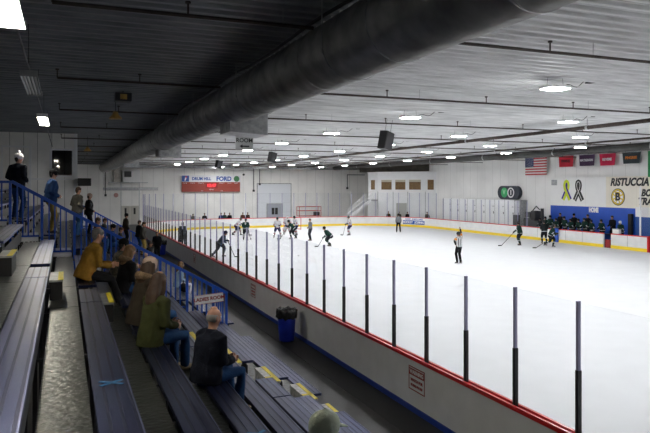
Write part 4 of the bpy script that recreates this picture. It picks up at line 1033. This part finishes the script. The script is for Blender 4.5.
# ------------------------------------------------------------------ hockey players and officials
j_dark = F('jersey_dark_green', (.012, .045, .035), .7); j_black = F('jersey_black', (.02, .025, .028), .7); j_white = F('jersey_white', (.72, .72, .76), .7); j_redp = F('jersey_red_trim', (.45, .03, .04), .7)
j_grey = F('track_grey', (.22, .23, .25), .8); breez = F('breezers_black', (.014, .016, .022), .7); breez_b = F('breezers_navy', (.02, .03, .10), .7); sock_g = F('sock_dark', (.03, .06, .05), .8); sock_w = F('sock_white', (.62, .60, .62), .8)
hel_b = mat('helmet_black', (.012, .013, .015), .25); hel_w = mat('helmet_white', (.78, .78, .80), .25); skate = mat('skate_black', (.015, .015, .017), .35); steel = mat('blade_steel', (.6, .6, .62), .25, .9); stickm = mat('stick_dark', (.03, .03, .03), .4); stickl = mat('stick_pale', (.45, .42, .38), .4); tape = mat('stick_tape', (.10, .10, .10), .7)
orange_b = F('orange_band', (.85, .32, .02), .7)
refm = mat('referee_stripes', (.62, .63, .66), .7, seams=(1, .11, .022, .04))
def skates(J, t):
    for k in 'LR':
        a = J['an'+k]; fd = Vector((math.cos(J['fy'+k]), math.sin(J['fy'+k]), 0)); z = Vector((0, 0, 1)); sd = z.cross(fd); g = Vector((a.x, a.y, a.z-.08)); b = bmesh.new()
        loft(b, [g-fd*.05+z*.01, g+z*.02, g+fd*.08+z*.015, g+fd*.16+z*.01], [(.036, .035), (.042, .045), (.044, .036), (.034, .026)], sd, 10)
        loft(b, [g+z*.03-fd*.01, a+z*.08], [.048, .056], sd, 10); o = blob('skate', b, skate, t, .016, 1)
        b = bmesh.new(); box(b, -.11, -.004, -.075, .20, .004, -.045); box(b, -.09, -.012, -.05, -.04, .012, -.005); box(b, .09, -.012, -.05, .15, .012, -.005)
        b.transform(Matrix.Translation(g) @ Matrix.Rotation(J['fy'+k], 4, 'Z')); obj('blade', b, steel, o)
def player(lab, loc, rotz, pose, jersey, trim, pants, sock, helm, stick=None, vox=.024, scale=1.0, number=None, name='hockey_player', group=None, goalie=False):
    t = thing(name, lab, 'person', loc, rotz, group); t.scale = (scale,)*3
    pose = dict(pose); J = skeleton(pose); f, y, u = J['f'], J['y'], J['u']
    body(J, t, vox, hands=True)
    jo = jacket(J, t, jersey, vox, 1.30, hem=-.06, name='jersey', disp=0)
    b = bmesh.new(); loft(b, [J['P']-u*.065, J['P']-u*.02], [(.248, .196), (.248, .196)], y, 18, False)
    obj('hem_stripe', b, trim, t, True)
    for k in 'LR':
        b = bmesh.new(); e, w_ = J['el'+k], J['wr'+k]; loft(b, [e.lerp(w_, .1), e.lerp(w_, .35)], [.088, .083], f, 12, False); obj('sleeve_stripe', b, trim, t, True)
        b = bmesh.new(); d = (w_-e).normalized(); loft(b, [w_-d*.07, w_+d*.0, w_+d*.10], [(.06, .055), (.062, .052), (.058, .050)], f, 12); blob('glove', b, hel_b if helm is hel_b else breez_b, t, .018, 1)
        b = bmesh.new(); hp, kn, an = J['hip'+k], J['kn'+k], J['an'+k]
        pad = 1.9 if goalie else 1
        loft(b, [hp.lerp(kn, .92), kn, kn.lerp(an, .4), an.lerp(kn, .08)], [.078*pad, .088*pad, .080*pad, .062*pad], y, 12); blob('sock', b, sock, t, vox, 1)
        b = bmesh.new(); q = kn.lerp(an, .42); loft(b, [kn.lerp(an, .35), kn.lerp(an, .5)], [.086*pad, .084*pad], y, 12, False); obj('sock_stripe', b, trim, t, True)
    b = bmesh.new(); loft(b, [J['P']-u*.10, J['P']+u*.05], [(.20, .16), (.19, .15)], y, 16)
    for k in 'LR': loft(b, [J['hip'+k], J['hip'+k].lerp(J['kn'+k], .5), J['hip'+k].lerp(J['kn'+k], .85)], [.135, .125, .11], y, 12)
    blob('hockey_pants', b, pants, t, vox, 2); skates(J, t)
    H, hf, hs, hu = J['H'], J['hf'], J['hs'], J['hu']
    b = bmesh.new(); cap_of(b, J, .02, 1.22, top=.15); loft(b, [H+hu*.03-hf*.05, H-hu*.05-hf*.06], [(.088, .075), (.078, .06)], hs, 14); ho = blob('helmet', b, helm, t, .016, 1)
    b = bmesh.new()
    for q in (-.03, -.06, -.09): 
        pts = [H+hu*q+(hf*math.cos(a)+hs*math.sin(a))*.118 for a in [-1.1+2.2*i/6 for i in range(7)]]
        for a_, b_ in zip(pts, pts[1:]): tube(b, a_, b_, .004, n=5)
    for i in (-1, 0, 1): tube(b, H+hu*.02+hf*.118*math.cos(i*.6)+hs*.118*math.sin(i*.6), H-hu*.10+hf*.112*math.cos(i*.6)+hs*.112*math.sin(i*.6), .004, n=5)
    obj('face_cage', b, steel, ho)
    if number:
        c = J['Ch']-f*.190+u*.03; rx = Matrix((tuple(-y), tuple(u), tuple(-f))).transposed().to_4x4()
        o = text('jersey_number', number, .28, (0, 0, 0), (0, 0, 0), trim, t, bold=.01); o.matrix_local = Matrix.Translation(c) @ rx
    if stick:
        a, bl = stick; M = Matrix.Translation(loc) @ Matrix.Rotation(rotz, 4, 'Z') @ Matrix.Scale(scale, 4)
        h1 = M @ (J['wrL']+(J['wrL']-J['elL']).normalized()*.06); h2 = M @ (J['wrR']+(J['wrR']-J['elR']).normalized()*.06)
        hh = h1 if a == 'L' else h2; tip = M @ Vector(bl); tip.z = .09; d = (tip-hh).normalized(); L_ = (tip-hh).length
        st = thing('hockey_stick', 'hockey stick of the '+' '.join(lab.split()[:12]), 'hockey stick', (tip.x, tip.y, .06))
        q = tip; b = bmesh.new(); bar(b, (hh-d*.18)-q, Vector((0, 0, .02)), .022, .032); obj('shaft', b, stickl if helm is hel_w else stickm, st)
        dd = Vector((d.x, d.y, 0)).normalized(); b = bmesh.new(); bar(b, Vector((0, 0, .015)), dd*.27+Vector((0, 0, .015)), .014, .075); obj('blade', b, tape, st)
    return t, J
GZ = .04+.075
SK = dict(hz=.84, lean=30, footL=(.18, .22, .08), footR=(-.22, -.20, .08), handL=(.42, .18, .95), handR=(.30, -.22, .90), hpitch=5)
BEND = dict(hz=.74, lean=52, footL=(.02, .24, .08), footR=(.0, -.24, .08), handL=(.50, .12, .62), handR=(.42, -.16, .62), hpitch=0)
UP = dict(hz=.90, lean=8, footL=(.05, .16, .08), footR=(-.05, -.16, .08), handL=(.32, .18, 1.0), handR=(.30, -.2, .95), hpitch=6)
def at(px, yfoot, gz=.04):
    D = 638*(EYE-gz)/(yfoot-187); lat = (px-325)/638*D
    return lat*CS+D*SN, D*CS-lat*SN
def ice(px, yf): x, y = at(px, yf); return (x, y, GZ)
V = -YAW   # rotz for someone whose right hand side is away from the lens is near -YAW
right, left, toward, away = -YAW, PI-YAW, -PI/2-YAW, PI/2-YAW
stm = A(stick=('L', (1.15, -.1, .02)))
player('player in dark grey kit skating close behind the near glass', ice(220, 257.5), right+.1, A(SK, lean=34, footR=(-.45, -.15, .10)), F('jersey_slate', (.07, .09, .11), .7), F('slate_trim', (.16, .2, .24), .7), breez, F('sock_slate', (.07, .08, .1)), hel_b, ('L', (.9, .1, 0)))
player('player in grey kit standing at far left behind the glass', ice(183, 246.5), toward, A(UP), F('jersey_slate', (.07, .09, .11), .7), F('slate_trim', (.16, .2, .24), .7), breez, F('sock_slate', (.07, .08, .1)), hel_b, ('R', (.6, -.3, 0)))
player('white jersey player with dark red shoulders bending near the left', ice(236.5, 235.5), right, A(SK, lean=40, footL=(.35, .2, .08), footR=(-.3, -.2, .1)), j_white, j_redp, breez_b, sock_w, hel_b, ('L', (1.1, .1, 0)))
player('dark green player standing next to bending white player on left', ice(245.5, 240.5), away, A(UP, lean=16), j_dark, j_white, breez, sock_w, hel_b, ('R', (.9, -.3, 0)), number='9')
player('white jersey player with legs apart left of the crowd before goal', ice(277.5, 238), toward, A(UP, lean=18, footL=(.0, .3, .08), footR=(0, -.3, .08)), j_white, j_redp, breez_b, sock_w, hel_b, ('L', (.9, .3, 0)))
player('goalie in white mask and pads standing in front of goal', ice(287.5, 234.5), toward, A(UP, lean=20, hz=.82, footL=(.1, .28, .08), footR=(.1, -.28, .08)), j_white, j_redp, breez_b, sock_w, hel_w, ('R', (.7, -.2, 0)), name='hockey_goalie', goalie=True, scale=1.05)
player('dark green player leaning left in the crowd before the goal', ice(293.5, 239), left, A(SK, lean=42), j_dark, j_white, breez, sock_g, hel_b, ('L', (1.1, .3, 0)))
player('white jersey player behind the leaning dark player near goal post', ice(296.5, 235.5), left+.6, A(UP, lean=22), j_white, j_redp, breez_b, sock_w, hel_b, None)
player('dark green player bending forward right of the grey official', ice(330, 246.5), left+.2, A(BEND, lean=46), j_dark, j_white, breez, sock_g, hel_b, ('L', (.9, .1, 0)), number='4')
player('white jersey player in navy pants gliding alone right of centre', ice(350, 235.5), left+.4, A(UP, lean=14, footL=(.2, .1, .08)), j_white, j_redp, breez_b, sock_w, hel_b, ('R', (.5, -.4, 0)))
player('dark green player gliding left with long stick before dark cart', ice(520, 245.5), left+.1, A(UP, lean=12, handL=(.5, .1, .95), handR=(.35, -.1, 1.0)), j_dark, j_white, breez, sock_g, hel_b, ('L', (1.5, .2, 0)), vox=.02)
player('dark green player skating toward the bench on one leg', ice(550.5, 247.5), right-.3, A(SK, footR=(-.4, -.2, .22), lean=24), j_dark, j_white, breez, sock_g, hel_b, ('R', (-1.0, -.9, 0)), vox=.02, number='0')
player('black jersey player waiting left of the skating one at the bench', ice(544.5, 243.5), away, A(UP), j_black, j_white, breez, sock_g, hel_b, None, vox=.024)
def official(lab, loc, rotz, pose, top, leg, cap=None, helm=None, vox=.02, bands=False, hm=h_dark, scale=1.0):
    t = thing('person', lab, 'person', loc, rotz); t.scale = (scale,)*3; J = skeleton(pose)
    body(J, t, .014 if bands else vox); jacket(J, t, top, vox, 1.05, hem=-.04, disp=0); trousers(J, t, leg, vox, 1.12); skates(J, t); hair(J, t, hm)
    if bands:
        face(J, t)
        for k in 'LR':
            b = bmesh.new(); e, sh = J['el'+k], J['sh'+k]; loft(b, [sh.lerp(e, .42), sh.lerp(e, .9)], [.080, .072], J['f'], 12, False); obj('arm_band', b, orange_b, t, True)
            b = bmesh.new(); w_ = J['wr'+k]; loft(b, [e.lerp(w_, .02), w_], [.066, .050], J['f'], 12, False); obj('dark_sleeve', b, blackc, t, True)
    if helm:
        b = bmesh.new(); cap_of(b, J, .02, 1.2, top=.15); blob('helmet', b, helm, t, .016, 1)
    return t
official('referee in striped shirt with orange arm bands raising one arm', ice(459, 264), away+.5, A(STAND, hz=.93, lean=2, handR=(.25, -.30, 1.93), epoleR=(-.2, -1, .1), handL=(-.05, .28, 1.05), epoleL=(-.5, 1, -.1), hpitch=2, hyaw=25), refm, blackc, helm=hel_b, bands=True)
official('grey shirted referee in black trousers in front of the blue advertisement', ice(398.5, 232.7), away, A(STAND, footL=(.04, .17, .08), footR=(0, -.17, .08)), j_grey, blackc, helm=hel_b)
official('official in grey sweater and dark trousers right of the goal', ice(310.5, 241), left+.5, A(STAND, handL=(.22, .1, 1.0), handR=(.2, -.12, 1.0)), j_grey, F('dark_slacks', (.04, .045, .06)))
# goal
xg, yg = 21.55, 61.6
t = thing('hockey_goal', 'red framed hockey goal behind the players at far end', 'goal', (xg, yg, .041)); r_ = .03
bm = bmesh.new()
for x in (-.915, .915): tube(bm, (x, 0, 0), (x, 0, 1.22), r_, n=10); tube(bm, (x, 0, .03), (x*.8, 1.1, .03), r_, n=10); tube(bm, (x, 0, 1.22), (x*.75, .55, 1.20), r_*.8, n=10)
tube(bm, (-.915, 0, 1.22), (.915, 0, 1.22), r_, n=10); tube(bm, (-.73, 1.1, .03), (.73, 1.1, .03), r_, n=10); tube(bm, (-.69, .55, 1.2), (.69, .55, 1.2), r_*.8, n=10)
obj('goal_frame', bm, M_redp, t)
bm = bmesh.new()
for k in range(15):
    x = -1+2*k/14; bar(bm, (x*.69, .55, 1.2), (x*.73, 1.1, .03), .006, .006)
for k in range(9):
    q = k/8; y = .55+.55*q; z = 1.2-1.17*q; h_ = .69+.04*q; bar(bm, (-h_, y, z), (h_, y, z), .006, .006)
    for s in (1, -1): bar(bm, (s*.9, 0, 1.2-1.17*q), (s*h_, y, z), .006, .006)
obj('goal_net', bm, M_net, t)
x, y = at(298.5, 256); tag(obj('puck', tube(bmesh.new(), (x, y, .041), (x, y, .066), .04, n=20), M_black), 'black puck lying on the ice', 'puck')
# bench players and coaches
def dq(lab, px, hy, X, jersey, helm, scale=1.0, cap=None, coach=False):
    Y = atX(px, X); D = X*SN+Y*CS; ztop = EYE-(hy-187)*D/638; s = max(.80, min(1.08, (ztop-.42)/1.83)); 
    pose = A(STAND, hpitch=5, lean=6 if coach else 12, hz=.93, handL=(.30, .18, 1.0), handR=(.30, -.18, 1.0))
    if coach:
        person('person', lab, (X, Y, .42), PI, pose, jersey, blackc, vox=.03, hairm=h_dark, detail=False, fat=1.12, scale=max(.9, s), hatm=cap)
    else: player(lab, (X, Y, .42), PI, pose, jersey, j_white, breez, sock_g, helm, None, vox=.032, scale=s*.97, group='players along the home bench')
for lab, px, hy, X, jm, hm_, c in (
    ('black jacketed coach with black hair standing near gate of the bench', 613, 208.5, 37.35, blackc, None, True),
    ('coach in dark jacket with grey hat between bench players under ribbons', 574.8, 210.5, 37.45, blackc, None, True),
    ('coach in dark jacket standing under the home lettering', 588.5, 211.2, 37.45, blackc, None, True),
    ('coach in black standing at the left end of the blue wall', 561, 210.5, 37.5, blackc, None, True)):
    dq(lab, px, hy, X, jm, hm_, coach=True, cap=blackc if 'hat' in lab else None)
nm_ = ['below the left edge of blue wall', 'in front of the leftmost coach', 'right of leftmost coach', 'left of the grey hatted coach', 'right of the grey hatted coach', 'below the home lettering', 'right of the coach under home lettering', 'last before the bench gate', 'small one right of the gate', 'farthest left at the dark cart', 'left of the blue padded gate edge']
for n_, px, hy, hm_ in zip(nm_, (551.5, 557, 565.5, 571.5, 579.5, 585.5, 592.5, 602.5, 621.5, 541, 546.5), (213.5, 216.5, 214.5, 217, 217, 216, 218, 217.5, 219, 216.5, 215), (hel_b, hel_b, hel_b, hel_b, hel_b, hel_b, hel_b, hel_b, hel_w, hel_b, hel_b)):
    dq('green jersey player on the bench, '+n_, px, hy, 36.62, j_dark if px != 541 else j_black, hm_)

# trash barrels
def barrel(x, y, lab, s=1.0):
    t = thing('trash_barrel', lab, 'trash can', (x, y, .006)); t.scale = (s,)*3
    m = mat('barrel_blue', (.008, .03, .42), .35, noise=(4, .15)); bag = mat('bag_black', (.02, .02, .022), .25, bump=(16, 1.0))
    bm = bmesh.new(); lathe(bm, [(.001, .02), (.20, .02), (.215, .05), (.235, .3), (.24, .32), (.235, .34), (.25, .58), (.255, .60), (.25, .62), (.265, .84), (.275, .86)], 32); obj('barrel', bm, m, t, True)
    bm = bmesh.new(); prof = [(.268, .66), (.295, .70), (.29, .80), (.305, .88), (.28, .925), (.22, .90), (.14, .72), (.001, .66)]
    lathe(bm, prof, 40)
    for v in bm.verts:
        a = math.atan2(v.co.y, v.co.x); r = math.hypot(v.co.x, v.co.y)
        if r > .1: k = 1+.05*math.sin(a*9+v.co.z*20)+.035*math.sin(a*17-v.co.z*31); v.co.x *= k; v.co.y *= k; v.co.z += .022*math.sin(a*7)+.016*math.sin(a*13)
    obj('trash_bag', bm, bag, t, True)
    for k in range(4):
        b2 = bmesh.new(); a = k*PI/2+.4; tube(b2, (.19*math.cos(a)-.02, .19*math.sin(a), .028), (.19*math.cos(a)+.02, .19*math.sin(a), .028), .026, n=10); obj('caster', b2, M_black, t)
barrel(5.86, 17.25, 'blue trash barrel with black bag against the boards')
barrel(5.85, 42.3, 'far blue trash bin beside the rink boards at the crowd')

# white press room booth at the top left
t = thing('press_room', 'white panelled press room with door and window at the top of stands', 'booth', (0, 34, 0))
xb = .56
wx0, wx1 = atY(49.5, 34), atY(74.5, 34); wz0, wz1 = zf(0, 177.5, (wx0+wx1)/2, 34), zf(0, 148.5, (wx0+wx1)/2, 34)
def wall_piece(x0, z0, x1, z1, n='wall_panel', m=M_wall3, y0=0, y1=.12): return obj(n, B(x0, y0, z0, x1, y1, z1), m, t)
ztp = ZC-.06
wall_piece(-6.1, 0, wx0+.1, ztp); wall_piece(wx0+.1, wz1-.1, xb, ztp); wall_piece(wx0+.1, 0, xb, wz0+.1); wall_piece(wx1-.1, wz0+.1, xb, wz1-.1)
obj('side_wall', B(xb-.12, .12, 0, xb, 5, ztp), M_wall3, t); obj('rear_wall', B(-6.1, 4.9, 0, xb-.12, 5, ztp), M_wall3, t)
obj('inside_floor', B(-6.1, .12, 3.4, xb-.12, 4.9, 3.45), M_wall3, t)
fr = bmesh.new()
for a in ((wx0, wz0, wx0+.11, wz1), (wx1-.11, wz0, wx1, wz1), (wx0, wz1-.1, wx1, wz1), (wx0, wz0, wx1, wz0+.1)): box(fr, a[0], -.05, a[1], a[2], .13, a[3])
o = obj('window_frame', fr, M_white, t); obj('window_pane', B(wx0+.1, .04, wz0+.1, wx1-.1, .052, wz1-.1), M_win, o)
dx0, dx1 = atY(2, 34), atY(30, 34); dz = zf(0, 147.5, -2, 34)
fr = bmesh.new()
for a in ((dx0-.06, 3.3, dx0+.04, dz+.08), (dx1-.04, 3.3, dx1+.06, dz+.08), (dx0, dz, dx1, dz+.08)): box(fr, a[0], -.05, a[1], a[2], -.0, a[3])
o = obj('door', B(dx0+.04, -.03, 3.3, dx1-.04, 0, dz), M_wall3, t); obj('door_frame', fr, M_white, o); obj('door_handle', B(dx1-.22, -.08, 4.3, dx1-.10, -.03, 4.36), M_galv, o)
obj('trim_strip', B(-6.1, -.04, wz0-.12, xb, 0, wz0-.04), M_white, t); obj('corner_trim', B(xb-.14, -.05, 0, xb+.03, .14, ztp), M_white, t)
bx, bz = .95, zf(0, 182, .95, 34.3)
t = thing('wall_camera', 'black camera box mounted right of the press room corner', 'camera', (.60, 33.8, bz)); obj('camera_body', B(0, -.2, -.2, .62, .2, .18, bev=.03), M_black, t); obj('bracket', B(-.01, .14, -.05, .1, .25, .05), M_dk, t)
# bag on a plank beyond the railing
t = thing('bag', 'dark bag lying beside the pale blue jacket', 'bag', (RX[1]-.14, 21.9, RZ[1]+.001)); bm = bmesh.new(); loft(bm, [(0, -.22, .13), (0, 0, .15), (0, .22, .13)], [(.12, .11), (.13, .15), (.12, .11)], (1, 0, 0), 14); obj('bag_body', bm, blackc, t, True)
b2 = bmesh.new(); pts = [Vector((0, -.12+.24*k/8, .27+.12*math.sin(PI*k/8))) for k in range(9)]
for a, b in zip(pts, pts[1:]): tube(b2, a, b, .012, n=6)
obj('handle', b2, M_black, t)
